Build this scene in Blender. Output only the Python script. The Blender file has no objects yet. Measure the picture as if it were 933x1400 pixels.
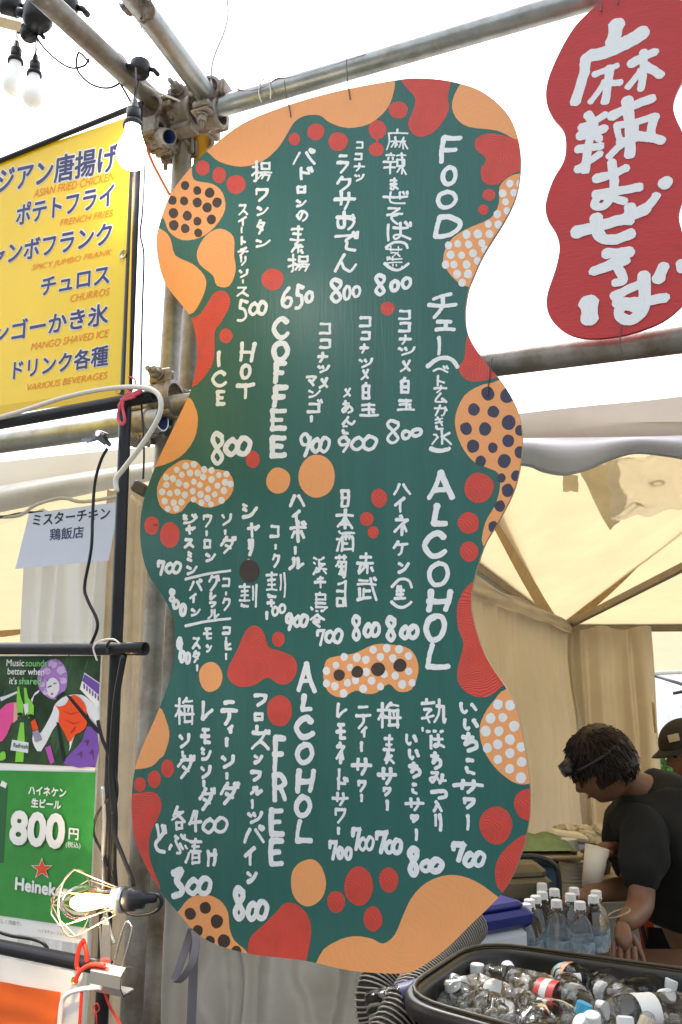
import bpy, math, random
from mathutils import Vector, Matrix, geometry, noise
from math import sin, cos, pi, radians as R
random.seed(7)
C = bpy.context.scene.collection
SC = bpy.context.scene
# ---------------------------------------------------------------- camera
FPX, PITCH, ROLL, CH = 1200.0, R(11.3), R(-0.3), 1.5
cam = bpy.data.objects.new('camera', bpy.data.cameras.new('camera')); C.objects.link(cam)
cam.data.sensor_fit = 'VERTICAL'; cam.data.sensor_height = 36; cam.data.lens = FPX / 1400 * 36
cam.data.clip_start = .05; cam.data.clip_end = 500
CM = Matrix.Rotation(pi / 2 + PITCH, 3, 'X') @ Matrix.Rotation(ROLL, 3, 'Z')
cam.location = (0, 0, CH); cam.rotation_euler = CM.to_euler(); SC.camera = cam
CAM = Vector((0, 0, CH))
# ---------------------------------------------------------------- world, sun, exposure
W = bpy.data.worlds.new('World'); SC.world = W; W.use_nodes = True
nt = W.node_tree; bg = nt.nodes['Background']
sky = nt.nodes.new('ShaderNodeTexSky'); sky.sky_type = 'NISHITA'; sky.sun_disc = False
SUN_EL, SUN_AZ = R(58), R(-25)          # azimuth from +Y (behind the stall), towards +X
sky.sun_elevation = SUN_EL; sky.sun_rotation = SUN_AZ; sky.air_density = 1.0; sky.dust_density = 3.0; sky.ozone_density = 1.5
hs = nt.nodes.new('ShaderNodeHueSaturation'); hs.inputs['Saturation'].default_value = .28
nt.links.new(sky.outputs[0], hs.inputs['Color']); nt.links.new(hs.outputs[0], bg.inputs['Color'])
bg.inputs['Strength'].default_value = .15
sl = bpy.data.lights.new('sun', 'SUN'); sl.energy = .8; sl.angle = R(12); sl.color = (1, .97, .92)
so = bpy.data.objects.new('sun', sl); C.objects.link(so)
sd = Vector((sin(SUN_AZ) * cos(SUN_EL), cos(SUN_AZ) * cos(SUN_EL), sin(SUN_EL)))
so.rotation_euler = sd.to_track_quat('Z', 'Y').to_euler()
SC.view_settings.view_transform = 'Standard'; SC.view_settings.look = 'None'
SC.view_settings.exposure = 1.75; SC.view_settings.gamma = 1
# ---------------------------------------------------------------- pixel -> place helpers (photo is 933x1400)
def ray(px, py):
    return (CM @ Vector(((px - 466.5) / FPX, -(py - 700) / FPX, -1)))
def at(px, py, Y):
    d = ray(px, py); return CAM + d * (Y / d.y)
def atz(px, py, z):
    d = ray(px, py); return CAM + d * ((z - CH) / d.z)
def atp(px, py, o, n):
    d = ray(px, py); return CAM + d * ((o - CAM).dot(n) / d.dot(n))
class Wall:                                  # a vertical plane seen in the photo; local x along it, y away from the viewer, z up
    def __init__(s, px, py, Y, ang):
        s.o = at(px, py, Y); s.a = ang
        s.u = Vector((cos(ang), -sin(ang), 0)); s.n = Vector((sin(ang), cos(ang), 0))
    def loc(s, px, py, off=0):
        p = atp(px, py, s.o + s.n * off, s.n) - s.o
        return Vector((p.dot(s.u), p.z))
    def wp(s, px, py, off=0):
        return atp(px, py, s.o + s.n * off, s.n)
    def W(s, x, y, z):
        return s.o + s.u * x + s.n * y + Vector((0, 0, z))
# ---------------------------------------------------------------- objects
def tag(o, label=None, cat=None, group=None, kind=None):
    if label: o['label'] = label
    if cat: o['category'] = cat
    if group: o['group'] = group
    if kind: o['kind'] = kind
    return o
def empty(name, loc=(0, 0, 0), rz=0, label=None, cat=None, group=None):
    o = bpy.data.objects.new(name, None); C.objects.link(o); o.empty_display_size = .05
    o.location = loc; o.rotation_euler = (0, 0, rz); return tag(o, label, cat, group)
class MB:
    def __init__(s): s.v = []; s.f = []; s.m = []; s.uv = {}; s.sm = []
    def add(s, vs, fs, mi=0, smooth=False):
        b = len(s.v); s.v += [tuple(v) for v in vs]
        for f in fs: s.f.append([i + b for i in f]); s.m.append(mi); s.sm.append(smooth)
        return b
    def box(s, c, d, rot=None, mi=0, bev=0):
        c = Vector(c); x, y, z = d[0] / 2, d[1] / 2, d[2] / 2; q = []
        M = rot or Matrix.Identity(3)
        if bev <= 0:
            for a in (-1, 1):
                for b in (-1, 1):
                    for e in (-1, 1): q.append(c + M @ Vector((a * x, b * y, e * z)))
            s.add(q, [(0, 1, 3, 2), (4, 6, 7, 5), (0, 4, 5, 1), (2, 3, 7, 6), (0, 2, 6, 4), (1, 5, 7, 3)], mi)
        else:
            k = min(bev, x * .9, y * .9, z * .9); R8 = []
            for (zz, ins) in ((-z, k), (-z + k, 0), (z - k, 0), (z, k)):
                X, Y = x - ins, y - ins; kk = k
                R8.append([(X - kk, -Y), (X, -Y + kk), (X, Y - kk), (X - kk, Y), (-X + kk, Y), (-X, Y - kk), (-X, -Y + kk), (-X + kk, -Y)])
                for (a, b) in R8[-1]: q.append(c + M @ Vector((a, b, zz)))
            F = [tuple(reversed(range(8))), tuple(range(24, 32))]
            for r in range(3):
                for i in range(8): j = (i + 1) % 8; F.append((r * 8 + i, r * 8 + j, r * 8 + 8 + j, r * 8 + 8 + i))
            s.add(q, F, mi)
    def tube(s, pts, r, seg=10, mi=0, cap=True, hollow=0, smooth=True, prof=None):
        pts = [Vector(p) for p in pts]; n = len(pts); T = []
        for i in range(n):
            t = pts[min(i + 1, n - 1)] - pts[max(i - 1, 0)]; T.append(t.normalized() if t.length > 1e-9 else Vector((0, 0, 1)))
        up = Vector((0, 0, 1)) if abs(T[0].z) < .9 else Vector((1, 0, 0))
        N = T[0].cross(up).normalized(); rings = []; vs = []
        for i in range(n):
            N = (N - T[i] * N.dot(T[i])).normalized(); B = T[i].cross(N)
            rr = r[i] if isinstance(r, (list, tuple)) else r
            for k in range(seg):
                a = 2 * pi * k / seg; q = prof(k) if prof else 1
                vs.append(pts[i] + (N * cos(a) + B * sin(a)) * rr * q)
        F = []
        for i in range(n - 1):
            for k in range(seg):
                j = (k + 1) % seg; F.append((i * seg + k, i * seg + j, (i + 1) * seg + j, (i + 1) * seg + k))
        b = s.add(vs, F, mi, smooth)
        if hollow:
            vi = []
            for e in (0, n - 1):
                for k in range(seg):
                    c = pts[e]; vi.append(c + (Vector(vs[e * seg + k]) - c) * hollow)
            for e, sg in ((0, 1), (n - 1, -1)):
                dd = T[e] * sg * min(.25, (pts[0] - pts[-1]).length * .42)
                for k in range(seg): vi.append(Vector(vi[(0 if e == 0 else seg) + k]) + dd)
            b2 = s.add(vi, [], mi)
            for q, e in enumerate((0, n - 1)):
                for k in range(seg):
                    j = (k + 1) % seg
                    s.f.append([b + e * seg + k, b + e * seg + j, b2 + q * seg + j, b2 + q * seg + k]); s.m.append(mi); s.sm.append(False)
                    s.f.append([b2 + q * seg + k, b2 + q * seg + j, b2 + (2 + q) * seg + j, b2 + (2 + q) * seg + k]); s.m.append(mi + 1); s.sm.append(True)
                s.f.append([b2 + (2 + q) * seg + k for k in range(seg)]); s.m.append(mi + 1); s.sm.append(False)
        elif cap:
            s.f.append([b + k for k in reversed(range(seg))]); s.m.append(mi); s.sm.append(False)
            s.f.append([b + (n - 1) * seg + k for k in range(seg)]); s.m.append(mi); s.sm.append(False)
        return s
    def lathe(s, prof, base=(0, 0, 0), seg=16, M=None, mi=0, smooth=True):
        base = Vector(base); M = M or Matrix.Identity(3); vs = []; F = []
        for (r, z) in prof:
            for k in range(seg):
                a = 2 * pi * k / seg; vs.append(base + M @ Vector((r * cos(a), r * sin(a), z)))
        for i in range(len(prof) - 1):
            for k in range(seg):
                j = (k + 1) % seg; F.append((i * seg + k, i * seg + j, (i + 1) * seg + j, (i + 1) * seg + k))
        s.add(vs, F, mi, smooth); return s
    def build(s, name, mats, parent=None, kind=None):
        me = bpy.data.meshes.new(name); me.from_pydata(s.v, [], s.f)
        if not isinstance(mats, (list, tuple)): mats = [mats]
        for m in mats: me.materials.append(m)
        me.polygons.foreach_set('material_index', [min(i, len(mats) - 1) for i in s.m])
        me.polygons.foreach_set('use_smooth', s.sm)
        if s.uv:
            L = me.uv_layers.new(name='uv')
            for p in me.polygons:
                for li, vi in zip(p.loop_indices, p.vertices): L.data[li].uv = s.uv.get(vi, (0, 0))
        me.update()
        o = bpy.data.objects.new(name, me); C.objects.link(o)
        if parent: o.parent = parent
        if kind: o['kind'] = kind
        return o
def cat(pts, k=6, closed=False):              # Catmull-Rom
    P = [Vector(p) for p in pts]; n = len(P); out = []
    if n < 3 and not closed: return P if n < 2 else [P[0].lerp(P[1], i / k) for i in range(k + 1)]
    rng = range(n if closed else n - 1)
    for i in rng:
        if closed: a, b, c, d = P[i - 1], P[i], P[(i + 1) % n], P[(i + 2) % n]
        else: a, b, c, d = P[max(i - 1, 0)], P[i], P[i + 1], P[min(i + 2, n - 1)]
        for j in range(k):
            t = j / k
            out.append(.5 * ((2 * b) + (c - a) * t + (2 * a - 5 * b + 4 * c - d) * t * t + (3 * b - a - 3 * c + d) * t ** 3))
    if not closed: out.append(P[-1])
    return out
def dup(root, loc, rz=0, rot=None):
    r = root.copy(); C.objects.link(r); r.location = loc
    r.rotation_euler = rot if rot is not None else (0, 0, rz)
    for ch in list(root.children):
        c = ch.copy(); C.objects.link(c); c.parent = r
    return r
# ---------------------------------------------------------------- materials
MATS = {}
def mat(name, col, rough=.6, metal=0, var=.15, scale=8, bump=0, bscale=None, trans=0, ior=1.45, emit=None, es=0,
        translucent=0, col2=None, stretch=(1, 1, 1), spec=None, alpha=None, coat=0, dirt=None, dscale=3, dlo=.5, dhi=.7, tcol=None):
    if name in MATS: return MATS[name]
    m = bpy.data.materials.new(name); m.use_nodes = True; n = m.node_tree; b = n.nodes['Principled BSDF']
    b.inputs['Roughness'].default_value = rough; b.inputs['Metallic'].default_value = metal
    b.inputs['Transmission Weight'].default_value = trans; b.inputs['IOR'].default_value = ior
    if spec is not None: b.inputs['Specular IOR Level'].default_value = spec
    if coat: b.inputs['Coat Weight'].default_value = coat
    if alpha is not None: b.inputs['Alpha'].default_value = alpha
    tc = n.nodes.new('ShaderNodeTexCoord'); mp = n.nodes.new('ShaderNodeMapping'); mp.inputs['Scale'].default_value = stretch
    n.links.new(tc.outputs['Object'], mp.inputs[0])
    nz = n.nodes.new('ShaderNodeTexNoise'); nz.inputs['Scale'].default_value = scale; nz.inputs['Detail'].default_value = 6; nz.inputs['Roughness'].default_value = .65
    n.links.new(mp.outputs[0], nz.inputs['Vector'])
    c1 = tuple(min(1, x * (1 - var)) for x in col); c2 = col2 or tuple(min(1, x * (1 + var)) for x in col)
    rp = n.nodes.new('ShaderNodeValToRGB'); rp.color_ramp.elements[0].position = .3; rp.color_ramp.elements[1].position = .7
    rp.color_ramp.elements[0].color = (*c1, 1); rp.color_ramp.elements[1].color = (*c2, 1)
    n.links.new(nz.outputs[0], rp.inputs[0]); out = rp.outputs[0]
    if dirt:
        d = n.nodes.new('ShaderNodeTexNoise'); d.inputs['Scale'].default_value = dscale; d.inputs['Detail'].default_value = 8; d.inputs['Roughness'].default_value = .7
        n.links.new(mp.outputs[0], d.inputs['Vector'])
        dr = n.nodes.new('ShaderNodeValToRGB'); dr.color_ramp.elements[0].position = dlo; dr.color_ramp.elements[1].position = dhi
        n.links.new(d.outputs[0], dr.inputs[0])
        mx = n.nodes.new('ShaderNodeMixRGB'); n.links.new(dr.outputs[0], mx.inputs[0]); n.links.new(out, mx.inputs[1]); mx.inputs[2].default_value = (*dirt, 1)
        out = mx.outputs[0]
    n.links.new(out, b.inputs['Base Color'])
    if emit: b.inputs['Emission Color'].default_value = (*emit, 1); b.inputs['Emission Strength'].default_value = es
    if bump:
        bn = n.nodes.new('ShaderNodeTexNoise'); bn.inputs['Scale'].default_value = bscale or scale * 6; bn.inputs['Detail'].default_value = 4
        n.links.new(mp.outputs[0], bn.inputs['Vector'])
        bp = n.nodes.new('ShaderNodeBump'); bp.inputs['Strength'].default_value = bump; bp.inputs['Distance'].default_value = .004
        n.links.new(bn.outputs[0], bp.inputs['Height']); n.links.new(bp.outputs[0], b.inputs['Normal'])
    if translucent:
        t = n.nodes.new('ShaderNodeBsdfTranslucent'); tout = out
        if bump: n.links.new(bp.outputs[0], t.inputs['Normal'])
        if tcol is not None:
            tm = n.nodes.new('ShaderNodeMixRGB'); tm.blend_type = 'MULTIPLY'; tm.inputs[0].default_value = 1
            tm.inputs[1].default_value = (*[q * 1.3 for q in tcol], 1); n.links.new(out, tm.inputs[2]); tout = tm.outputs[0]
        mx = n.nodes.new('ShaderNodeMixShader'); mx.inputs[0].default_value = translucent
        n.links.new(tout, t.inputs['Color']); n.links.new(b.outputs[0], mx.inputs[1]); n.links.new(t.outputs[0], mx.inputs[2])
        n.links.new(mx.outputs[0], n.nodes['Material Output'].inputs['Surface'])
    MATS[name] = m; return m
def rings_mat(name, col, col2, sc=120, under=(.03, .12, .10), us=.25, dist=6, bs=.35):     # hand-brushed paint laid in loops
    m = bpy.data.materials.new(name); m.use_nodes = True; n = m.node_tree; b = n.nodes['Principled BSDF']
    b.inputs['Roughness'].default_value = .5
    tc = n.nodes.new('ShaderNodeTexCoord'); w = n.nodes.new('ShaderNodeTexWave'); w.wave_type = 'RINGS'; w.rings_direction = 'Y'
    w.inputs['Scale'].default_value = sc; w.inputs['Distortion'].default_value = dist; w.inputs['Detail'].default_value = 3; w.inputs['Detail Scale'].default_value = .25
    wn = n.nodes.new('ShaderNodeTexNoise'); wn.inputs['Scale'].default_value = 22; wn.inputs['Detail'].default_value = 1; n.links.new(tc.outputs['Object'], wn.inputs['Vector'])
    ws = n.nodes.new('ShaderNodeVectorMath'); ws.operation = 'MULTIPLY_ADD'; ws.inputs[1].default_value = (.030, .030, .030); n.links.new(wn.outputs['Color'], ws.inputs[0]); n.links.new(tc.outputs['Object'], ws.inputs[2])
    n.links.new(ws.outputs[0], w.inputs['Vector'])
    nz = n.nodes.new('ShaderNodeTexNoise'); nz.inputs['Scale'].default_value = 30; nz.inputs['Detail'].default_value = 5
    n.links.new(tc.outputs['Object'], nz.inputs['Vector'])
    r1 = n.nodes.new('ShaderNodeValToRGB'); r1.color_ramp.elements[0].color = (*col, 1); r1.color_ramp.elements[1].color = (*col2, 1)
    n.links.new(w.outputs[0], r1.inputs[0])
    mul = n.nodes.new('ShaderNodeMath'); mul.operation = 'MULTIPLY'; n.links.new(w.outputs[0], mul.inputs[0]); n.links.new(nz.outputs[0], mul.inputs[1])
    mr = n.nodes.new('ShaderNodeMapRange'); mr.inputs[1].default_value = .40; mr.inputs[2].default_value = .62; mr.inputs[4].default_value = us; n.links.new(mul.outputs[0], mr.inputs[0])
    mx = n.nodes.new('ShaderNodeMixRGB'); n.links.new(mr.outputs[0], mx.inputs[0]); n.links.new(r1.outputs[0], mx.inputs[1]); mx.inputs[2].default_value = (*under, 1)
    n.links.new(mx.outputs[0], b.inputs['Base Color'])
    bp = n.nodes.new('ShaderNodeBump'); bp.inputs['Strength'].default_value = bs; bp.inputs['Distance'].default_value = .0015
    n.links.new(w.outputs[0], bp.inputs['Height']); n.links.new(bp.outputs[0], b.inputs['Normal']); return m
def brush_mat(name, col, thin, e0=.3, e1=.58):                # streaky brush lettering, streaks run along each stroke's uv
    m = bpy.data.materials.new(name); m.use_nodes = True; n = m.node_tree; b = n.nodes['Principled BSDF']
    b.inputs['Roughness'].default_value = .45
    uv = n.nodes.new('ShaderNodeUVMap'); uv.uv_map = 'uv'; mp = n.nodes.new('ShaderNodeMapping'); mp.inputs['Scale'].default_value = (45, 3.6, 1)
    n.links.new(uv.outputs[0], mp.inputs[0])
    nz = n.nodes.new('ShaderNodeTexNoise'); nz.inputs['Scale'].default_value = 1; nz.inputs['Detail'].default_value = 4; n.links.new(mp.outputs[0], nz.inputs['Vector'])
    rp = n.nodes.new('ShaderNodeValToRGB'); rp.color_ramp.elements[0].position = e0; rp.color_ramp.elements[1].position = e1
    rp.color_ramp.elements[0].color = (*thin, 1); rp.color_ramp.elements[1].color = (*col, 1)
    n.links.new(nz.outputs[0], rp.inputs[0]); n.links.new(rp.outputs[0], b.inputs['Base Color'])
    bp = n.nodes.new('ShaderNodeBump'); bp.inputs['Strength'].default_value = .5; bp.inputs['Distance'].default_value = .001
    n.links.new(nz.outputs[0], bp.inputs['Height']); n.links.new(bp.outputs[0], b.inputs['Normal']); return m
GREEN = mat('green_paint', (.027, .132, .114), .40, var=.05, scale=14, stretch=(3, 1, .25), bump=.22, bscale=60, dirt=(.023, .115, .098), dscale=5)
WOODEDGE = mat('plywood_edge', (.45, .30, .18), .7, scale=40, stretch=(1, 6, 1))
ORANGE = rings_mat('orange_paint', (.88, .36, .13), (.88, .385, .145), 26, (.55, .34, .15), .30, 14, .06)
RED = rings_mat('red_paint', (.62, .045, .03), (.68, .08, .055), 80, (.26, .05, .04), .55, 16, .35)
BLACKP = rings_mat('black_paint', (.035, .02, .016), (.05, .03, .022), 110, (.09, .06, .05), .5)
NAVYP = rings_mat('navy_paint', (.035, .035, .075), (.05, .05, .10), 90, (.09, .08, .11), .5)
WHITEP = mat('white_dot_paint', (.80, .81, .82), .5, var=.06, scale=60, bump=.3)
WB = brush_mat('white_brush_paint', (.84, .86, .88), (.40, .56, .56), .24, .42)
GALV = mat('galvanised_steel', (.42, .43, .42), .42, .75, var=.22, scale=14, bump=.15, bscale=90, dirt=(.22, .19, .15), dscale=9, dlo=.52, dhi=.75)
GALVD = mat('weathered_steel', (.33, .31, .28), .5, .55, var=.25, scale=10, bump=.2, bscale=80, dirt=(.18, .14, .10), dscale=6, dlo=.45, dhi=.65)
RUST = mat('rusty_clamp_steel', (.33, .29, .25), .55, .5, var=.35, scale=25, bump=.5, bscale=120, dirt=(.17, .10, .06), dscale=18, dlo=.5, dhi=.65)
BLUEIN = mat('blue_pipe_bore', (.02, .05, .20), .5)
DARKIN = mat('dark_pipe_bore', (.03, .03, .03), .8)
BLK = mat('black_metal', (.022, .022, .026), .38, .3, var=.3, scale=20)
BPL = mat('black_plastic', (.015, .015, .018), .4, var=.2)
WHC = mat('white_cable', (.75, .70, .62), .5, var=.05)
# ================================================================= brush lettering
GL = {
 'F': '2090 201a 1575', 'O': '5022163a79958150', 'D': '200a 2060a396590a', 'A': '510a 51aa 2777', 'L': '301a 1aaa', 'C': '926022063a7aa8',
 'H': '201a a08a 1595', 'E': '1090 101a 1575 1a9a', 'R': '101a 106093845515 559a', 'T': '01a0 505a', 'I': '505a',
 '8': '81402255885a28558381', '0': '5022163a79958150', 'w': '3113072a485431 7054587a98a38061', '7': '0204 0191914a', '6': '7024184a89965527',
 '5': '9140 40343475885a1a', '9': '8350122565 82764a', '4': '400606a5 605a', '3': '11804487791a', '1': '505a',
 'p': '0924417194aa', 'q': '012649698694a1',
 'フ': '1191 91863a', 'ソ': '1234 91862a', 'ン': '1244 1967a2', 'シ': '1132 1435 1968a3', 'ジ': '1132 1435 1968a3 7083 90a3', 'パ': '3209 62a9 80a1928180',
 'ハ': '3109 61a9', 'イ': '9005 535a', 'ス': '1181 8156 560a 56aa', 'ト': '303a 3597', 'ー': '505a', 'チ': '8123 05a5 52562a', 'リ': '2026 80853a',
 'タ': '4005 2292 92752a 3577', 'ド': '202a 2485 7083 90a3', 'ロ': '1119 1191 9199 1999', 'の': '61382805143171a4986a', 'コ': '1191 9199 0999',
 'ナ': '04a4 50552a', 'ツ': '0224 4254 a1862a', 'ラ': '2080 0494 94863a', 'ク': '3004 2191 91852a', 'グ': '3004 2181 81752a 7083 90a3',
 'ケ': '3005 2292 62583a', 'サ': '04a4 3037 70755a', 'メ': '81571a 3289', 'マ': '1191 9156 3479', 'ゴ': '1383 8389 0989 7082 90a2', 'エ': '1181 5159 09a9',
 'ベ': '064397a8 7083 90a3', 'ム': '501999 66aa', 'ミ': '2183 2486 188a', 'ウ': '5052 1114 1191 91853a', 'レ': '2019 2966a4', 'ル': '30360a 6069 69a5',
 'モ': '2181 0595 4149 4999', 'ヒ': '2029 2999 2583', 'ヤ': '04a2 a275 304a', 'ボ': '03a3 505a 3518 7598 8092 90a1', 'ネ': '4051 1292 9208 565a 6588',
 'テ': '2080 04a4 54572a', 'ズ': '1181 8156 560a 56aa 8092 a0a2', 'ダ': '4005 2282 82752a 3577 8092 a0a2', 'ワ': '1115 1191 91853a', 'ニ': '2181 0898',
 'ま': '1282 1585 50573918366799', 'ぜ': '04a4 7076 30399a 8092 a0a2', 'そ': '1181 8125 05a4 7536487a', 'ば': '111a 3393 606749384767a9 8092 a0a2',
 'は': '111a 3393 606749384767a9', 'お': '0373 40482918146495886a 8294', 'で': '0291 915456599a 8093 a0a3', 'ん': '501a 1a354558698aa6',
 'か': '036384795a 401a 8295', 'き': '1281 1584 3087 283a8a', 'あ': '1272 3039 742919075485a86a', 'こ': '2171 1629499a', 'ち': '0282 4026 2664a5a84a',
 'い': '10163947 7196', 'み': '1151 512919064568a8 83786a', 'つ': '0362a3a85a', 'り': '1017 70968a', '入': '3052 520a 53aa', 'ど': '2045 834517399a 7083 90a3',
 'ぶ': '4162 4355787a5a 1608 7598 8092 a0a2', 'け': '111a 3393 70776a',
 '麻': '5052 12a2 12160a 2656 4449 4629 4658 6696 848a 8569 85aa', '辣': '3031 1151 2223 4243 0454 0757 343a 61a1 808a 6366 6393 9396 6696 8669 86aa',
 '揚': '0333 20291a 0735 5154 5191 9194 5494 36a6 5639 5797 978a 7659', '素': '1181 2373 0595 5055 56377738 3888 585a 381a 798a',
 '蒸': '0191 3032 7072 3373 7345 4547 1517 2547 7485 1696 1898 192a 494a 696a 9a9b', '白': '5032 222a 2282 828a 2686 2a8a', '玉': '1181 1585 505a 0aaa 7788',
 '氷': '505a 1323 2335 350a 9264 54aa', '日': '212a 2181 818a 2585 2a8a', '本': '0393 505a 5419 549a 2878', '酒': '1021 0414 0a24 31a1 333a 3393 939a 5154 7174 3999 4666',
 '菊': '0191 3032 7072 3305 2393 93898a6a 3575 5459 5639 567a', '司': '2180 808a 1464 1767 171a 676a 1a6a', '赤': '2282 0595 5055 45471a 656a 2619 8799',
 '武': '1151 0393 60749a 8091 3539 3666 1519 0a69', '浜': '0021 0314 0a26 7051 4147 4484 7447 3797 4829 789a', '千': '7122 0595 505a',
 '鳥': '5041 3138 3181 8184 3484 3686 3898 98a7a 1908 3a4a 6a7a'.replace('98a7a', '987a'), '杏': '5004 50a4 3474 2676 46377a', '割': '3031 0161 1353 1555 0767 3137 191a 195a 5a2a 2a19 8187 a0aa',
 '生': '3024 2383 2676 5059 0999', '梅': '0343 202a 2407 2546 6042 5191 5358 5393 939a 5999 36a6 7475', '麦': '1181 2373 0595 5055 4619 3777 772a 389a',
 '熟': '2021 0151 1343 432537 0655 6292 9297a6 707457 090a 2a3a 5a6a 8a9a', '各': '4014 2282 8206 3397 3777 373a 777a 3a7a',
 '漬': '0021 0314 0a26 3191 4383 3595 6055 4649 4686 868a 4888 4a8a', '十': '0494 505a', 'j': '3a36',
}
def decode(s):
    h = lambda c: 10 if c == 'a' else 10.4 if c == 'b' else int(c)
    return [[(h(w[i]), h(w[i + 1])) for i in range(0, len(w) - 1, 2)] for w in s.split()]
def ribbon(mb, pts, r, y, rough=.10, seed=0, taper=.8, ccol=1):
    pts = [Vector((p[0], p[1])) for p in pts]
    if len(pts) == 2:
        mid = pts[0].lerp(pts[1], .5); d = pts[1] - pts[0]; mid += Vector((-d.y, d.x)) * random.uniform(-.05, .05); pts = [pts[0], mid, pts[1]]
    P = cat([Vector((p.x, p.y, 0)) for p in pts], 7); P = [Vector((p.x, p.y)) for p in P]
    Q = [P[0]]
    for p in P[1:]:
        if (p - Q[-1]).length > r * .22: Q.append(p)
    if len(Q) < 2: Q = [P[0], P[0] + Vector((r * .3, 0))]
    P = Q; n = len(P); L = 0; vs = []; uvs = []
    T = [(P[min(i + 1, n - 1)] - P[max(i - 1, 0)]).normalized() for i in range(n)]
    ph = random.uniform(0, 50)
    pr_ = random.uniform(.06, .22)
    def rr(i, sd): return r * (1 + rough * 1.8 * noise.noise(Vector((L / r * .8 + ph, sd * 9, ph))) + rough * .9 * noise.noise(Vector((L / r * 4.5, sd * 5, ph)))) * (1 - (1 - taper) * (i / max(1, n - 1)) ** 2) * (1.06 - pr_ * sin(pi * i / max(1, n - 1)))
    caps = []
    for sgn, e in ((1, 0),):
        for k in range(1, 4):
            a = pi / 2 * k / 4; f = 1 - cos(a) + .0
            pass
    for k in range(3, 0, -1):
        a = k / 4 * pi / 2; c = P[0] - T[0] * r * sin(a) * .9; N = Vector((-T[0].y, T[0].x)); w = r * cos(a)
        for s in (-1, 0, 1): vs.append(c + N * w * s); uvs.append((-r * sin(a), s))
    for i in range(n):
        if i: L += (P[i] - P[i - 1]).length
        N = Vector((-T[i].y, T[i].x))
        for s in (-1, 0, 1): vs.append(P[i] + N * (rr(i, s) * s)); uvs.append((L, s))
    re = r * taper
    for k in range(1, 4):
        a = k / 4 * pi / 2; c = P[-1] + T[-1] * re * sin(a) * random.uniform(.75, 1.05); N = Vector((-T[-1].y, T[-1].x)); w = re * cos(a)
        for s in (-1, 0, 1): vs.append(c + N * w * s); uvs.append((L + re * sin(a), s))
    m = len(vs) // 3; F = []
    for i in range(m - 1):
        for s in (0, 1): a = i * 3 + s; F.append((a, a + 1, a + 4, a + 3))
    b = mb.add([(v.x, y - .000022 * (q // 3) / m, v.y) for q, v in enumerate(vs)], F, 0, False)
    u0 = random.uniform(0, 9); v0 = random.uniform(0, 30)
    for i, (u, v) in enumerate(uvs): mb.uv[b + i] = (u0 + u, v0 + v * ccol)
LAY = [0]
def lay(): LAY[0] = (LAY[0] + 1) % 16; return -.00042 - LAY[0] * .00003
def glyph(mb, wall, ch, x0, y0, x1, y1, rpx, off):
    if len(GL[ch].split()) >= 7: rpx *= .82
    for st in decode(GL[ch]):
        pts = [(x0 + (x1 - x0) * (p[0] + random.uniform(-.22, .22)) / 10, y0 + (y1 - y0) * (p[1] + random.uniform(-.22, .22)) / 10) for p in st]
        q = [wall.loc(a, b, off) for a, b in pts]
        r = (wall.loc(x0 + rpx, y0, off) - wall.loc(x0, y0, off)).length * random.uniform(.78, 1.13)
        # keep the brush inside the glyph box
        ribbon(mb, q, r, off + lay())
# ================================================================= the painted menu board
BOARD = Wall(466, 700, 1.75, R(22.7))
BF = -.055                                                          # front face, in front of the pipes
menu = empty('menu_board', BOARD.o, -BOARD.a, 'large wavy dark green board hand painted with a white menu and orange and red blobs', 'menu board')
OUT = [(460, 125), (390, 145), (330, 170), (284, 206), (261, 229), (234, 265), (219, 304), (214, 336), (225, 385), (258, 429), (267, 454), (270, 487), (263, 527), (256, 546),
 (235, 590), (213, 637), (198, 679), (192, 716), (194, 754), (204, 787), (219, 808), (236, 842), (240, 868), (237, 914), (217, 971), (189, 1037), (181, 1079), (181, 1121), (189, 1160), (213, 1208),
 (243, 1247), (279, 1283), (336, 1303), (414, 1313), (480, 1327), (546, 1331), (571, 1325), (609, 1298), (641, 1267), (689, 1218), (712, 1170), (721, 1135), (725, 1104), (723, 1058), (709, 980),
 (694, 944), (665, 899), (648, 850), (645, 809), (661, 749), (682, 712), (705, 664), (714, 610), (709, 565), (689, 526), (662, 493), (641, 460), (636, 430), (640, 398), (647, 379), (662, 346), (695, 292),
 (709, 253), (711, 205), (697, 160), (662, 127), (620, 112), (575, 107), (539, 110)]
def wl(p, off=BF, w=None): return (w or BOARD).loc(p[0], p[1], off)
out2 = [Vector((v.x, v.y)) for v in cat([(*wl(p), 0) for p in OUT], 5, True)]
def slab(out, y0, y1, parent, name, m_face, m_edge, ename):
    n = len(out); me = MB(); tri = geometry.tessellate_polygon([[Vector((p.x, p.y, 0)) for p in out]])
    me.add([(p.x, y0, p.y) for p in out], [tuple(t) for t in tri]); me.add([(p.x, y1, p.y) for p in out], [tuple(reversed(t)) for t in tri])
    me.build(name, m_face, parent)
    e = MB(); q = [(p.x, y0 + .0003, p.y) for p in out] + [(p.x, y1 - .0003, p.y) for p in out]
    e.add(q, [(i, (i + 1) % n, n + (i + 1) % n, n + i) for i in range(n)]); e.build(ename, m_edge, parent)
slab(out2, BF, BF + .009, menu, 'panel', GREEN, WOODEDGE, 'panel_edge')
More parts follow.
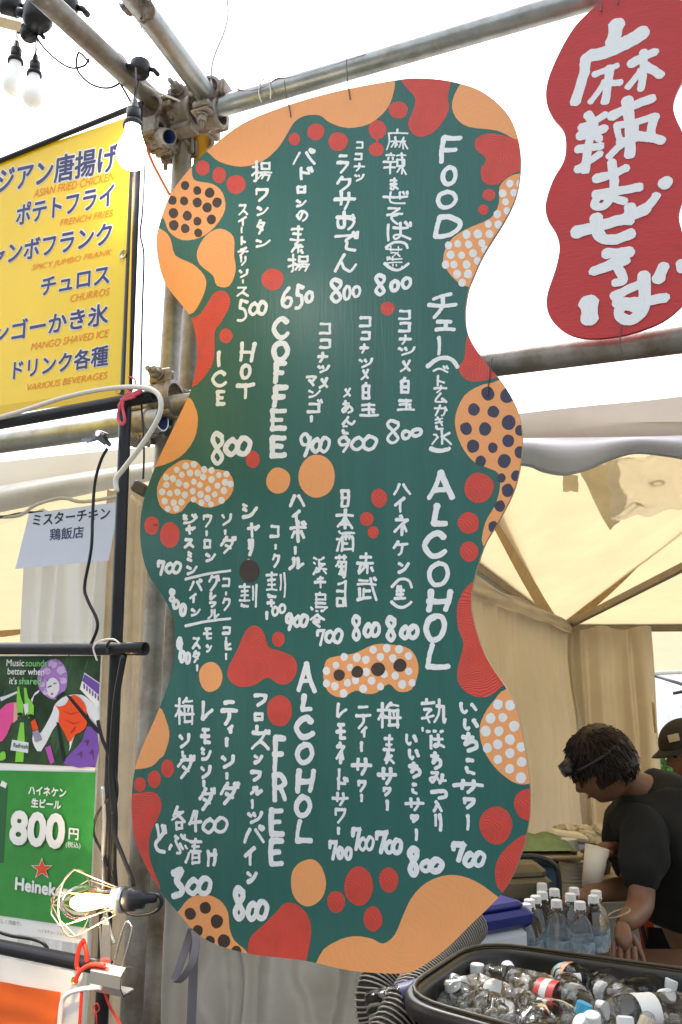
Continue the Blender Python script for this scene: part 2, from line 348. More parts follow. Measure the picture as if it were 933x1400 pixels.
def clipped(mb, outline, pts, y, mi=0):
    a = [Vector((p.x, p.y)) for p in outline]; b = [Vector((p.x, p.y)) for p in pts]
    na, nb = len(a), len(b)
    ed = [(i, (i + 1) % na) for i in range(na)] + [(na + i, na + (i + 1) % nb) for i in range(nb)]
    vs, es, fs, ov, oe, of = geometry.delaunay_2d_cdt(a + b, ed, [], 0, 1e-7)
    def inside(p, P):
        k = False; n = len(P); j = n - 1
        for i in range(n):
            if (P[i].y > p.y) != (P[j].y > p.y) and p.x < (P[j].x - P[i].x) * (p.y - P[i].y) / (P[j].y - P[i].y) + P[i].x: k = not k
            j = i
        return k
    F = []
    for f in fs:
        c = sum((vs[i] for i in f), Vector((0, 0))) / len(f)
        if inside(c, b) and inside(c, a): F.append(f)
    mb.add([(v.x, y, v.y) for v in vs], F, mi)
def centred(mb, name, m, parent):                      # origin in the blob's middle
    use = sorted({i for f in mb.f for i in f})
    if not use: return None
    cx = sum(mb.v[i][0] for i in use) / len(use); cz = sum(mb.v[i][2] for i in use) / len(use); re = {i: k for k, i in enumerate(use)}
    y0 = mb.v[use[0]][1]
    mb.v = [(mb.v[i][0] - cx, mb.v[i][1] - y0, mb.v[i][2] - cz) for i in use]; mb.f = [[re[i] for i in f] for f in mb.f]
    o = mb.build(name, m, parent); o.location = (cx, y0, cz); return o
def wob(c, rx, ry, k=14, amt=.05):
    ph = random.uniform(0, 99)
    return [(c[0] + rx * cos(2 * pi * i / k) * (1 + amt * 2 * noise.noise(Vector((cos(2 * pi * i / k) + ph, sin(2 * pi * i / k), 0)))),
             c[1] + ry * sin(2 * pi * i / k) * (1 + amt * 2 * noise.noise(Vector((cos(2 * pi * i / k) + ph, sin(2 * pi * i / k), 5))))) for i in range(k)]
def conv(pts, ox=0, oy=0, s=1): return [(ox + x / s, oy + y / s) for x, y in pts]
ZB = [-.0001]
def blob(pts, m, dots=(), dm=None, dr=5, name='painted_blob', smooth=3, dname='white_dots'):
    ZB[0] = -.0001 if ZB[0] < -.00022 else ZB[0] - .00003
    loc = [Vector((v.x, v.y)) for v in cat([(*wl(p), 0) for p in pts], smooth, True)]
    mb = MB(); clipped(mb, out2, loc, BF + ZB[0]); o = centred(mb, name, m, menu)
    if dots:
        mb = MB()
        for i, d in enumerate(dots):
            r = d[2] if len(d) > 2 else dr
            r *= random.uniform(.9, 1.1)
            pp = [Vector((v.x, v.y)) for v in cat([(*wl(p), 0) for p in wob(d, r, r * 1.08, 10, .08)], 2, True)]
            clipped(mb, out2, pp, BF - .00030 - .00002 * (i % 3))
        d = mb.build(dname, dm, menu)
    return o
H = (440, 100, 3.332); K = (180, 430, 3.332); I = (440, 430, 3.332); J = (440, 680, 3.332); C8 = (440, 980, 3.217); C7 = (180, 980, 3.332); Lc = (180, 680, 3.332); A1 = (180, 100, 3.332)
blob([(283, 207), (300, 221), (330, 228), (358, 221), (378, 205), (390, 188), (402, 168), (415, 159), (430, 157), (440, 159), (452, 168), (476, 175), (506, 169), (530, 148), (539, 124), (540, 110), (538, 90), (440, 95), (330, 145), (262, 195)], ORANGE)
blob(conv([(372, 10), (382, 60), (425, 110), (420, 160), (395, 230), (420, 280), (470, 288), (530, 250), (580, 170), (575, 110), (588, 45), (592, 5)], *H), RED)
blob(conv([(640, 40), (595, 130), (610, 200), (670, 245), (800, 262), (890, 305), (960, 300), (900, 80), (720, -10)], *H), ORANGE)
blob(conv([(900, 305), (830, 285), (760, 275), (705, 298), (702, 345), (750, 392), (725, 440), (740, 500), (800, 508), (850, 470), (905, 445), (980, 430), (980, 310)], *H), RED)
blob(conv([(903, 457), (850, 475), (810, 520), (808, 590), (770, 660), (650, 715), (580, 770), (553, 850), (580, 910), (625, 955), (665, 972), (760, 980), (960, 700), (980, 460)], *H), ORANGE,
     conv([(858, 503), (905, 503), (825, 548), (875, 545), (838, 587), (845, 628), (800, 643), (760, 688), (805, 690), (765, 733), (712, 733), (660, 735), (620, 778), (670, 780), (730, 775), (745, 805), (690, 820), (637, 830), (588, 828), (578, 785), (710, 855), (660, 872), (603, 872), (565, 872), (617, 915), (667, 915), (640, 955)], *H), WHITEP, 5.2)
blob(conv([(272, 420), (278, 470), (300, 492), (370, 505), (415, 545), (427, 620), (380, 700), (310, 750), (230, 760), (170, 720), (145, 660), (90, 640), (120, 500), (240, 400)], *A1), ORANGE,
     conv([(245, 512), (300, 535), (357, 545), (390, 590), (345, 612), (300, 590), (192, 638), (255, 650), (300, 675), (365, 667), (193, 693), (245, 708), (305, 728), (187, 580), (240, 582)], *A1), BLACKP, 6.2, dname='black_dots')
blob(conv([(100, 715), (150, 720), (180, 760), (200, 830), (280, 870), (330, 920), (340, 970), (310, 1050), (262, 1100), (150, 1080), (40, 850)], *A1), ORANGE)
blob(conv([(405, 708), (465, 745), (468, 830), (475, 900), (445, 970), (390, 968), (370, 920), (310, 870), (300, 810), (340, 740)], *A1), ORANGE)
blob([(258, 436), (272, 431), (282, 418), (294, 400), (309, 399), (315, 415), (303, 440), (294, 454), (293, 490), (282, 512), (263, 529), (230, 530), (240, 440)], RED)
for c in [(277.5, 229.6, 9.5, 10), (300, 239.5, 9.5, 11), (323, 252, 13, 13), (402.7, 190, 8, 8.5), (432, 180.4, 11.5, 11.5), (373, 382, 15, 15), (309, 459, 9, 10), (462.5, 193.6, 13, 13), (516.5, 177.4, 12, 13),
          (515, 204.5, 10, 9.5), (545, 150.4, 13, 12), (668.7, 266.6, 9, 8), (661.5, 286.7, 7, 7), (530, 422, 9.5, 9.5), (346, 628, 9.5, 12), (655.5, 667, 20, 20.5), (641, 715, 14.5, 15), (641.7, 754, 12.5, 14),
          (518.6, 681, 11, 13), (502, 709.7, 9.5, 9.5), (510.5, 727.7, 7.5, 8.5), (207.6, 718.4, 10, 12.5), (232.5, 731.6, 14, 17.5), (381, 874, 9, 10), (382.6, 972, 17, 21.5), (192, 1072.4, 8, 10),
          (211.5, 1065.5, 9, 12), (229.5, 1050.5, 9, 12), (460, 1233, 12, 15), (490.7, 1211, 19.5, 27), (531.7, 1203, 13, 17.5), (510, 1256, 13, 17), (678.4, 1128.6, 22.5, 26)]:
    blob(wob(c, c[2], c[3]), RED, smooth=2, name='painted_spot')
for c in [(380.5, 657, 16.5, 18), (433.6, 650.6, 25.5, 29), (288.6, 925.5, 16, 20.5), (422, 1206.6, 24, 32.5)]: blob(wob(c, c[2], c[3]), ORANGE, smooth=2, name='painted_spot')
blob([(515, 190), (518, 190), (517, 197), (514, 197)], RED, smooth=1, name='painted_drip')
blob(conv([(662, 100), (650, 200), (625, 240), (640, 280), (680, 305), (740, 300), (800, 285), (860, 240), (700, 40)], *I), RED)
blob(conv([(850, 290), (780, 310), (720, 325), (650, 370), (610, 460), (615, 540), (650, 620), (700, 675), (760, 700), (805, 725), (812, 790), (790, 870), (745, 950), (735, 1052), (830, 1050), (1000, 620), (960, 330)], *I), ORANGE,
     [(a, b, r / 3.332) for (a, b), r in zip(conv([(757, 360), (845, 370), (693, 433), (782, 443), (852, 492), (658, 520), (743, 522), (905, 528), (850, 576), (690, 600), (780, 607), (905, 628), (832, 668), (725, 668), (887, 735), (818, 745), (848, 802), (812, 872), (783, 968)], *I),
      [30, 30, 29, 28, 35, 29, 29, 22, 29, 29, 24, 24, 30, 26, 25, 21, 26, 27, 27])], NAVYP, dname='navy_dots')
blob(conv([(255, 375), (290, 420), (303, 480), (285, 570), (220, 650), (110, 695), (0, 690), (150, 380)], *K), ORANGE)
blob(conv([(240, 662), (300, 672), (330, 700), (430, 712), (465, 760), (455, 820), (400, 868), (330, 878), (270, 850), (230, 895), (180, 907), (130, 870), (117, 790), (150, 720), (200, 680)], *K), ORANGE,
     conv([(248, 690), (285, 683), (207, 707), (158, 742), (190, 748), (230, 730), (267, 722), (302, 722), (328, 740), (365, 710), (398, 732), (433, 727), (332, 706), (160, 776), (217, 768), (250, 778), (285, 762), (312, 776), (365, 752), (392, 780), (427, 765), (452, 772), (140, 808), (175, 815), (210, 810),
      (243, 822), (280, 805), (315, 820), (350, 795), (380, 820), (422, 803), (152, 850), (192, 857), (228, 855), (283, 843), (320, 858), (347, 838), (410, 847), (363, 865), (165, 885), (205, 885)], *K), WHITEP, 4.2)
blob(conv([(560, 583), (600, 610), (625, 680), (680, 700), (740, 730), (755, 790), (720, 845), (670, 850), (620, 820), (560, 855), (490, 862), (445, 830), (440, 780), (480, 700), (520, 610)], *Lc), RED)
blob(conv([(40, 730), (150, 710), (240, 670), (330, 672), (400, 690), (435, 740), (440, 800), (410, 875), (350, 885), (305, 850), (250, 890), (200, 895), (155, 880), (90, 912), (30, 885), (8, 820), (15, 760)], *J), ORANGE,
     conv([(103, 727), (160, 730), (235, 695), (297, 687), (352, 692), (397, 722), (65, 765), (130, 775), (202, 740), (268, 727), (325, 733), (22, 790), (203, 795), (285, 805), (397, 792), (22, 848), (60, 860), (118, 845), (155, 833), (228, 835), (335, 813), (100, 893), (190, 872), (268, 862), (367, 852), (412, 845)], *J), WHITEP, 5.1)
mb = MB()
for d in [(80, 810, 26), (163, 795, 27), (257, 783, 32), (357, 765, 30)]:
    (a, b), = conv([d[:2]], *J); clipped(mb, out2, [Vector((v.x, v.y)) for v in cat([(*wl(p), 0) for p in wob((a, b), d[2] / 3.3, d[2] / 3.3, 12)], 2, True)], BF - .00037)
mb.build('black_dots', BLACKP, menu)
blob([(646, 796), (632, 812), (625, 833), (627, 860), (634, 881), (626, 914), (628, 935), (644, 950), (665, 953), (680, 945), (691, 936), (730, 930), (690, 850), (672, 790)], RED)
blob([(693, 942), (677, 956), (662, 977), (656, 998), (661, 1024), (676, 1048), (695, 1065), (710, 1072), (726, 1071), (770, 1060), (740, 940)], ORANGE,
     conv([(803, 943, ), (860, 947), (770, 1007), (825, 1003), (877, 1042), (748, 1065), (808, 1065), (858, 1103), (803, 1125), (755, 1142), (910, 1137)], *J) + conv([(775, 187), (828, 160), (827, 228), (880, 198), (877, 268)], *C8), WHITEP, 6.4)
blob([(726, 1078), (710, 1083), (703, 1096), (707, 1111), (722, 1122), (770, 1122), (770, 1075)], RED)
blob([(722, 1140), (698, 1154), (682, 1173), (677, 1195), (687, 1220), (730, 1220), (770, 1140)], RED)
blob([(437, 1307), (458, 1288), (483, 1280), (508, 1283), (524, 1290), (540, 1278), (552, 1250), (564, 1226), (583, 1207), (608, 1197), (633, 1198), (658, 1209), (684, 1228), (720, 1250), (640, 1310), (550, 1370), (430, 1360)], ORANGE)
blob([(216, 966), (228, 986), (232, 1007), (225, 1031), (219, 1037), (207, 1048), (185, 1052), (160, 1052), (180, 980)], ORANGE)
blob([(180, 1085), (210, 1083), (220, 1094), (219, 1112), (206, 1139), (204, 1166), (210, 1190), (219, 1217), (190, 1215), (150, 1120), (160, 1085)], RED)
blob([(242, 1248), (258, 1229), (279, 1223), (300, 1230), (312, 1247), (314, 1268), (321, 1286), (340, 1305), (330, 1330), (270, 1310), (220, 1260)], ORANGE,
     [(a, b, r / 3.332) for (a, b), r in zip(conv([(268, 897), (337, 870), (390, 932), (302, 975), (422, 1022), (358, 1022), (478, 1068)], *C7), [23, 27, 27, 26, 27, 24, 22])], BLACKP, dname='black_dots')
blob([(339, 1305), (342, 1283), (360, 1265), (378, 1247), (390, 1235), (405, 1236), (420, 1250), (426, 1274), (419, 1315), (418, 1340), (338, 1330)], RED)
# ---- the writing: one painted mesh per column, boxes read off the photograph
A = (320, 170, 5); B = (440, 170, 5.6); Cc = (420, 420, 4.241); D = (200, 680, 4.241); E = (400, 640, 4.241); Fc = (200, 930, 3.8875); G = (420, 930, 3.588)
COLS = [
 (H, 12, 'F 525 285 655 415|O 535 420 628 515|O 512 530 630 622|D 510 645 640 758'),
 (H, 8.5, 'チ 480 990 620 1120|エ 515 1122 615 1180|ー 515 1198 555 1288|p 478 1288 625 1348'),
 (I, 5, 'ベ 505 232 580 275|ト 510 275 570 330|ナ 510 320 575 360|ム 510 355 575 405|か 510 410 580 465|き 510 465 565 525|氷 500 525 595 595'), (I, 8.5, 'q 492 602 590 630'),
 (I, 12, 'A 480 695 608 848|L 495 862 580 962|C 462 985 575 1108'), (J, 12, 'O 472 290 598 410|H 465 420 595 525|O 455 530 580 658|L 462 662 590 780'),
 (K, 10.5, 'C 640 10 725 110|O 632 120 728 215|F 642 215 715 315|F 635 325 725 425|E 625 430 720 530|E 625 555 718 650'),
 (K, 8, 'H 485 125 568 218|O 490 225 552 296|T 475 312 565 388'), (K, 8, 'I 388 165 410 240|C 365 255 438 330|E 382 345 435 415'), (K, 10, '8 348 535 435 685|w 420 555 548 645'),
 (Lc, 11, 'A 752 732 845 890|L 765 895 830 975|C 742 995 838 1098'), (Fc, 13, 'O 785 330 902 448|H 785 470 902 600|O 780 610 892 730|L 785 740 888 865'),
 (Fc, 13, 'F 665 300 752 490|R 665 492 758 648|E 650 680 745 828|E 648 845 745 985'),
 (A, 9, '揚 120 245 265 395|ワ 140 430 245 530|ン 150 550 240 635|タ 155 650 220 755|ン 140 775 255 850'),
 (A, 7.5, 'ス 30 540 100 625|イ 30 630 95 700|ー 48 700 62 750|ト 35 765 90 830|チ 25 835 105 905|リ 35 900 95 970|ソ 30 985 105 1050|ー 50 1060 75 1090|ス 15 1105 105 1180'),
 (A, 11, '5 10 1190 110 1350|w 100 1205 235 1310'),
 (A, 9.5, 'パ 400 165 560 290|ド 435 290 545 385|ロ 425 415 500 480|ン 420 505 500 575|の 425 580 510 668|素 380 690 500 885|揚 370 885 525 1015'), (A, 12, '6 315 1110 410 1260|5 405 1090 490 1265|0 478 1135 555 1225'),
 (B, 8, 'コ 262 125 325 195|コ 250 215 320 280|ナ 245 295 335 365|ツ 250 375 330 440'), (B, 11, 'ラ 115 235 220 380|ク 115 400 235 525|サ 95 515 265 660|お 105 660 275 815|で 100 820 285 975|ん 75 990 270 1135'), (B, 13, '8 40 1175 180 1370|0 155 1230 235 1350|0 225 1230 312 1330'),
 (B, 9, '麻 495 30 665 200|辣 470 215 655 390|ま 515 405 600 515|ぜ 470 512 665 612|そ 495 625 625 770|ば 485 745 690 900'), (B, 10, 'p 488 890 670 955'), (B, 7, '蒸 485 935 635 1095'), (B, 10, 'q 475 1050 675 1130'), (B, 14, '8 385 1145 510 1315|0 515 1190 605 1285|0 600 1165 700 1265'),
 (Cc, 8, 'コ 528 10 608 80|コ 530 82 608 150|ナ 535 158 608 222|ツ 528 222 632 285|メ 530 295 618 380|白 528 405 608 502|玉 522 530 628 602'), (Cc, 10, '8 440 648 555 795|0 540 710 610 770|0 595 700 678 755'),
 (Cc, 7.5, 'コ 300 50 380 120|コ 310 135 375 195|ナ 305 210 362 272|ツ 300 288 385 355|メ 305 350 372 425|白 308 435 380 535|玉 305 555 418 632'), (Cc, 7.5, 'メ 205 460 265 525|あ 200 540 270 620|ん 195 630 285 685|こ 200 680 250 740'), (Cc, 10, '9 172 745 265 848|w 250 740 410 835'),
 (Cc, 8, 'コ 68 85 148 165|コ 70 180 145 245|ナ 60 260 125 325|ツ 60 330 135 385|メ 62 400 135 475'), (K, 6, 'マ 790 275 850 335|ン 800 335 865 385|ゴ 800 385 875 455|ー 812 460 828 492'), (K, 8.5, '9 762 535 830 650|w 815 555 910 632'),
 (D, 7.5, 'ジ 205 95 300 160|ヤ 230 160 290 220|ス 220 235 280 295|ミ 235 305 275 375|ン 230 385 300 455'), (D, 7, 'ウ 325 95 388 175|ー 343 192 360 228|ロ 330 240 382 300|ン 340 315 408 380'), (D, 7.5, 'ソ 430 85 505 165|ー 452 187 468 220|ダ 430 225 525 330'), (D, 8.5, '7 65 360 115 455|w 110 370 208 445'),
 (D, 7.5, 'パ 250 470 330 550|イ 250 555 300 615|ン 255 635 320 695'), (D, 7, 'グ 360 450 430 545|レ 365 550 410 600|フ 362 602 410 640|ル 355 648 430 710'), (D, 7.5, 'コ 440 460 492 525|ー 455 545 475 572|ク 440 580 495 660'), (D, 7, 'モ 330 750 390 830|ン 345 845 385 905|ス 265 805 320 880|タ 268 885 318 960|ー 290 968 303 1010'), (D, 7.5, 'コ 440 745 495 800|ー 458 808 472 832|ヒ 450 830 505 890|ー 455 902 475 945'),
 (D, 9, '8 125 530 178 610|0 148 590 200 650|0 190 615 240 690'), (D, 9, '9 175 810 218 940|0 190 885 235 960|0 222 895 265 970'),
 (D, 9, 'シ 550 25 650 130|ヤ 585 145 662 235|リ 585 240 630 340|j 580 340 620 380'), (D, 7, '割 538 500 645 640'), (D, 8, 'コ 715 155 780 240|ー 742 270 762 305|ク 730 325 780 410'), (D, 7.5, '割 692 430 808 585|十 700 590 755 640|ー 693 660 708 712|0 725 630 775 690|0 765 615 818 675'),
 (K, 7.5, 'ハ 718 815 795 885|イ 728 890 775 950|ボ 718 940 800 1040|ー 738 1055 756 1095|ル 715 1105 790 1165'), (Lc, 8.5, '9 698 525 745 610|w 735 530 810 595'),
 (E, 7.5, '浜 118 515 212 620|千 125 625 205 700|鳥 100 715 218 835|杏 100 845 190 925'), (E, 9, '7 140 925 195 1035|w 185 930 298 1018'), (E, 8.5, '日 268 115 342 228|本 248 235 368 355|酒 252 360 368 488|菊 245 500 328 638|司 245 650 332 805'), (E, 9.5, '赤 368 485 485 620|武 370 630 508 772'),
 (E, 12, '8 332 848 410 1005|w 410 890 515 985'), (E, 8.5, 'ハ 585 80 690 165|イ 590 168 662 260|ネ 588 270 685 398|ケ 582 418 682 512|ン 605 530 682 618|p 572 632 698 700|生 588 680 668 770|q 568 765 700 818'), (E, 12, '8 528 858 615 1010|w 620 905 738 995'),
 (Fc, 7.5, '梅 150 90 262 240|ソ 170 275 240 360|ー 188 375 202 410|ダ 165 395 262 525'), (Fc, 8, 'レ 285 110 360 225|モ 288 245 350 345|シ 288 350 350 435|ソ 285 445 352 525|ー 300 530 315 570|ダ 278 570 372 695'), (Fc, 9, 'テ 398 110 488 240|ィ 430 235 470 285|ー 422 305 438 355|ソ 392 390 480 470|ー 422 490 438 530|ダ 392 540 498 665'.replace('ィ', 'イ')),
 (Fc, 8, '各 132 668 222 795|4 228 690 300 810|w 295 725 440 815'), (Fc, 7.5, 'ど 40 765 112 920|ぶ 118 815 212 925'), (Fc, 7.5, '漬 205 838 308 975|け 318 895 390 990'), (Fc, 13, '3 128 1000 215 1158|w 210 1040 355 1145'),
 (Fc, 8.5, 'フ 565 68 650 140|ロ 568 168 630 220|ー 583 238 597 275|ズ 555 260 660 370|ン 568 385 625 450|フ 548 475 620 540|ル 548 562 620 612|ー 555 632 575 688|ツ 538 690 622 765|パ 515 768 632 878|イ 520 885 588 985|ン 530 1005 595 1085'), (Fc, 14, '8 450 1098 540 1280|w 530 1165 655 1280'),
 (G, 7.5, 'レ 138 110 200 190|モ 140 205 198 298|ネ 140 300 192 412|ー 152 432 166 480|ド 138 475 208 540|サ 120 548 208 618|ワ 130 620 198 705|ー 146 720 165 758'), (G, 9, '7 105 778 155 885|0 142 815 185 880|0 180 815 228 885'),
 (G, 7.5, 'テ 235 125 318 240|イ 262 225 300 285|ー 260 300 276 355|サ 218 380 320 468|ワ 245 485 295 550|ー 260 557 276 600'), (G, 8.5, '7 218 715 270 835|w 250 762 335 838'), (G, 8, '梅 342 105 465 238|麦 372 265 438 415|サ 342 428 442 515|ワ 368 520 418 570|ー 385 587 403 643'), (G, 9.5, '7 335 730 400 850|w 378 775 472 855'),
 (G, 8, '熟 560 90 688 258|は 595 262 680 340|ち 605 350 660 440|み 598 440 688 510|つ 605 528 688 585|入 615 590 668 650|り 622 655 668 742'), (G, 8, 'い 478 262 550 328|い 492 335 560 398|ち 498 400 558 482|こ 510 500 550 562|サ 478 575 578 645|ワ 505 655 552 700|ー 528 727 545 790'), (G, 12, '8 485 815 560 965|w 550 870 672 948'),
 (G, 9.5, 'い 740 105 845 172|い 758 185 850 255|ち 757 255 838 355|こ 770 378 835 465|サ 712 485 872 558|ワ 760 572 832 635|ー 778 657 800 738'), (G, 11, '7 710 788 785 895|w 765 835 880 920'),
]
for crop, r, spec in COLS:
    mb = MB(); ox, oy, s = crop; rp = r / s * 1.16
    for e in spec.split('|'):
        ch, x0, y0, x1, y1 = e.split(); x0, y0, x1, y1 = map(float, (x0, y0, x1, y1))
        i = min(rp * .75, (x1 - x0) / s * .42) ; j = min(rp * .75, (y1 - y0) / s * .3)
        glyph(mb, BOARD, ch, ox + x0 / s + i, oy + y0 / s + j, ox + x1 / s - i, oy + y1 / s - j, rp, BF)
    mb.build('painted_text', WB, menu)
for a, b in (((230, 475), (490, 425)), ((230, 745), (490, 703))):
    q = [wl((D[0] + a[0] / 4.241, D[1] + a[1] / 4.241)), wl((D[0] + (a[0] + b[0]) / 2 / 4.241, D[1] + ((a[1] + b[1]) / 2 - 6) / 4.241)), wl((D[0] + b[0] / 4.241, D[1] + b[1] / 4.241))]
    mb = MB(); ribbon(mb, q, .0030, BF + lay()); mb.build('painted_line', WB, menu)
blob(wob((341, 780.5), 13.5, 15.5, 12), BLACKP, smooth=2, name='painted_spot').location.y -= .00085
# ---- red hanging sign
RS = BOARD
red = empty('red_sign', BOARD.o + BOARD.u * .55, -BOARD.a, 'red wavy hanging sign with thick white brush lettering, right of the big green board', 'sign')
RO = [(540, -5), (500, 30), (430, 100), (370, 200), (325, 310), (320, 390), (345, 450), (385, 500), (395, 560), (385, 620), (345, 690), (317, 780), (325, 840), (355, 890), (370, 950), (355, 1030), (325, 1120), (322, 1180), (345, 1230), (400, 1275), (480, 1295), (600, 1285), (720, 1250),
      (800, 1205), (860, 1140), (878, 1060), (862, 960), (838, 880), (828, 820), (850, 740), (868, 640), (850, 530), (815, 450), (806, 400), (822, 345), (860, 270), (890, 170), (880, 60), (800, -30), (690, -60), (600, -45)]
RSF = -.045
def rl(p): v = RS.loc(633 + p[0] / 2.8, p[1] / 2.8, RSF); return Vector((v.x - .55, v.y))
ro2 = [Vector((v.x, v.y)) for v in cat([(*rl(p), 0) for p in RO], 4, True)]
REDB = mat('red_board_paint', (.52, .035, .035), .45, var=.07, scale=9, stretch=(1, 1, 3), bump=.2, bscale=70)
WB2 = brush_mat('white_brush_paint_thick', (.84, .86, .88), (.66, .68, .70), .22, .45)
slab(ro2, RSF, RSF + .009, red, 'panel', REDB, REDB, 'panel_edge')
mb = MB()
for r, pts in [(32, [(590, 92), (572, 165)]), (32, [(688, 125), (620, 165), (545, 200), (485, 215)]), (24, [(474, 220), (462, 290), (430, 392)]), (15, [(505, 285), (590, 252)]), (20, [(562, 262), (545, 392)]), (14, [(545, 312), (488, 392)]), (17, [(560, 318), (606, 316)]),
               (20, [(645, 245), (735, 200)]), (17, [(692, 200), (682, 340)]), (16, [(685, 270), (632, 335)]), (21, [(700, 255), (760, 290)]), (20, [(480, 440), (495, 468)]), (19, [(455, 490), (545, 440)]), (22, [(450, 520), (545, 492)]), (18, [(480, 500), (525, 535)]), (19, [(442, 572), (530, 560)]),
               (18, [(440, 650), (525, 590)]), (21, [(500, 480), (470, 655)]), (22, [(570, 445), (725, 378)]), (24, [(630, 385), (640, 595)]), (17, [(590, 482), (735, 445)]), (15, [(590, 482), (605, 545)]), (20, [(735, 448), (720, 515)]), (17, [(600, 545), (725, 520)]), (17, [(620, 545), (560, 602)]), (21, [(660, 522), (762, 540)]), (12, [(665, 475), (668, 520)]),
               (21, [(512, 685), (625, 645)]), (21, [(510, 745), (678, 718)]), (18, [(570, 622), (580, 710), (548, 785), (505, 788), (530, 752), (620, 772)]), (28, [(435, 890), (520, 866), (620, 838), (700, 800)]), (20, [(700, 800), (742, 750)]), (26, [(510, 835), (525, 905), (580, 918), (645, 895)]), (24, [(640, 795), (635, 850)]), (27, [(772, 705), (785, 692)]),
               (23, [(550, 972), (640, 962)]), (22, [(640, 965), (560, 1015), (500, 1040)]), (16, [(500, 1040), (630, 1000)]), (20, [(585, 1010), (615, 1070), (580, 1085)]), (38, [(482, 1160), (484, 1225)]), (20, [(580, 1135), (700, 1080)]), (22, [(590, 1160), (775, 1140)]), (23, [(692, 1055), (695, 1170), (650, 1225), (600, 1210), (615, 1170), (690, 1190)]), (24, [(748, 1070), (770, 1020)]), (22, [(838, 1010), (840, 1035)])]:
    ribbon(mb, [rl(p) for p in pts], r / 2.8 * 1.45 / 1200 * 1.06, RSF - .0004 - .00003 * (LAY.append(0) or len(LAY)), rough=.09, taper=.88, ccol=2.2)
mb.build('painted_text', WB2, red)
TIE = mat('tie_wire_metal', (.10, .07, .08), .4, .6)
# ================================================================= printed text from outlines
def text_mesh(s, bold=0.0, shear=0.0, space=1.0):
    cu = bpy.data.curves.new('t', 'FONT'); cu.body = s; cu.size = 1; cu.offset = bold; cu.shear = shear; cu.space_character = space; cu.resolution_u = 3
    o = bpy.data.objects.new('t', cu); C.objects.link(o); bpy.context.view_layer.update()
    me = bpy.data.meshes.new_from_object(o.evaluated_get(bpy.context.evaluated_depsgraph_get()))
    v = [(p.co.x, p.co.y) for p in me.vertices]; f = [list(p.vertices) for p in me.polygons]
    bpy.data.objects.remove(o); bpy.data.curves.remove(cu); bpy.data.meshes.remove(me); return v, f
def put_text(wall, s, p0, p1, h, y, name, m, parent, bold=0.0, shear=0.0, ref=None, space=1.0):
    # p0..p1: left and right end of the baseline in the photo, h: glyph height in photo pixels at p1
    v, f = text_mesh(s, 0, shear, space)
    vr = v
    x0, x1 = min(a for a, b in vr), max(a for a, b in vr); y1 = max(b for a, b in vr); y0 = min(b for a, b in vr)
    a, b = wall.loc(*p0, y), wall.loc(*p1, y); top = wall.loc(p1[0], p1[1] - h, y); H = top.y - b.y
    mb = MB(); k = 0 if bold <= 0 else (8 if bold > .045 else 4); sp = bold * H / (y1 - y0)
    for i in range(-1, k):
        dx, dz = (0, 0) if i < 0 else (sp * cos(2 * pi * i / k + .4), sp * sin(2 * pi * i / k + .4)); dy = .00003 * (i + 1)
        mb.add([(a.x + (b.x - a.x) * (q - x0) / (x1 - x0) + dx, y + dy, a.y + (b.y - a.y) * (q - x0) / (x1 - x0) + H * (w - y0) / (y1 - y0) + dz) for q, w in v], f)
    return mb.build(name, m, parent)
def quad_sheet(wall, corners, y, n=12, wav=.0, sag=None, thick=.0008, seed=0):     # corners TL, TR, BR, BL in photo px
    tl, tr, br, bl = [wall.loc(*c, y) for c in corners]; mb = MB(); vs = []
    for i in range(n + 1):
        for j in range(n + 1):
            u, v = j / n, i / n; p = (tl.lerp(tr, u)).lerp(bl.lerp(br, u), v)
            vs.append((p.x, y + wav * noise.noise(Vector((u * 3 + seed, v * 3, seed))), p.y))
    F = [(i * (n + 1) + j, (i + 1) * (n + 1) + j, (i + 1) * (n + 1) + j + 1, i * (n + 1) + j + 1) for i in range(n) for j in range(n)]
    b = mb.add(vs, F, 0, True); k = (n + 1) ** 2
    mb.add([(p[0], p[1] + thick, p[2]) for p in vs], [tuple(reversed(f)) for f in F], 0, True); return mb
def poly_px(wall, pts, y, name, m, parent, smooth=0):
    q = [wall.loc(a, b, y) for a, b in pts]
    if smooth: q = [Vector((v.x, v.y)) for v in cat([(p.x, p.y, 0) for p in q], smooth, True)]
    mb = MB(); mb.add([(p.x, y, p.y) for p in q], [tuple(t) for t in geometry.tessellate_polygon([[Vector((p.x, p.y, 0)) for p in q]])]); return mb.build(name, m, parent)
# ================================================================= scaffold
S = Wall(466, 700, 1.75, R(22.7)); PR = .0243
def pipe(name, a, b, r, m, label, cat_='pipe', group=None, ends=DARKIN, seg=20, hollow=.86):
    a, b = Vector(a), Vector(b); e = empty_mesh = MB(); mid = (a + b) / 2
    n = 10; pts = [a.lerp(b, i / n) - mid for i in range(n + 1)]
    e.tube(pts, r, seg, hollow=hollow); o = e.build(name, [m, ends]); o.location = mid
    # welded seam kept subtle: real tubes only
    return tag(o, label, cat_, group)
GP = 'steel scaffold tubes around the boards'
pipe('scaffold_pipe', S.wp(291, 149, .0), S.wp(1010, -62, .0), PR * .98, GALV, 'bright galvanised tube that the green board and red sign hang from', group=GP)
pipe('scaffold_pipe', S.wp(228, 556, .0), S.wp(1010, 455, .0), PR, GALVD, 'dark weathered tube behind the green board, running right under the red sign', group=GP)
pipe('scaffold_pipe', S.wp(-160, 628, -.03), S.wp(222, 574, -.03), PR * 1.08, GALV, 'pale tube under the yellow banner with a blue painted open end', group=GP, ends=BLUEIN)
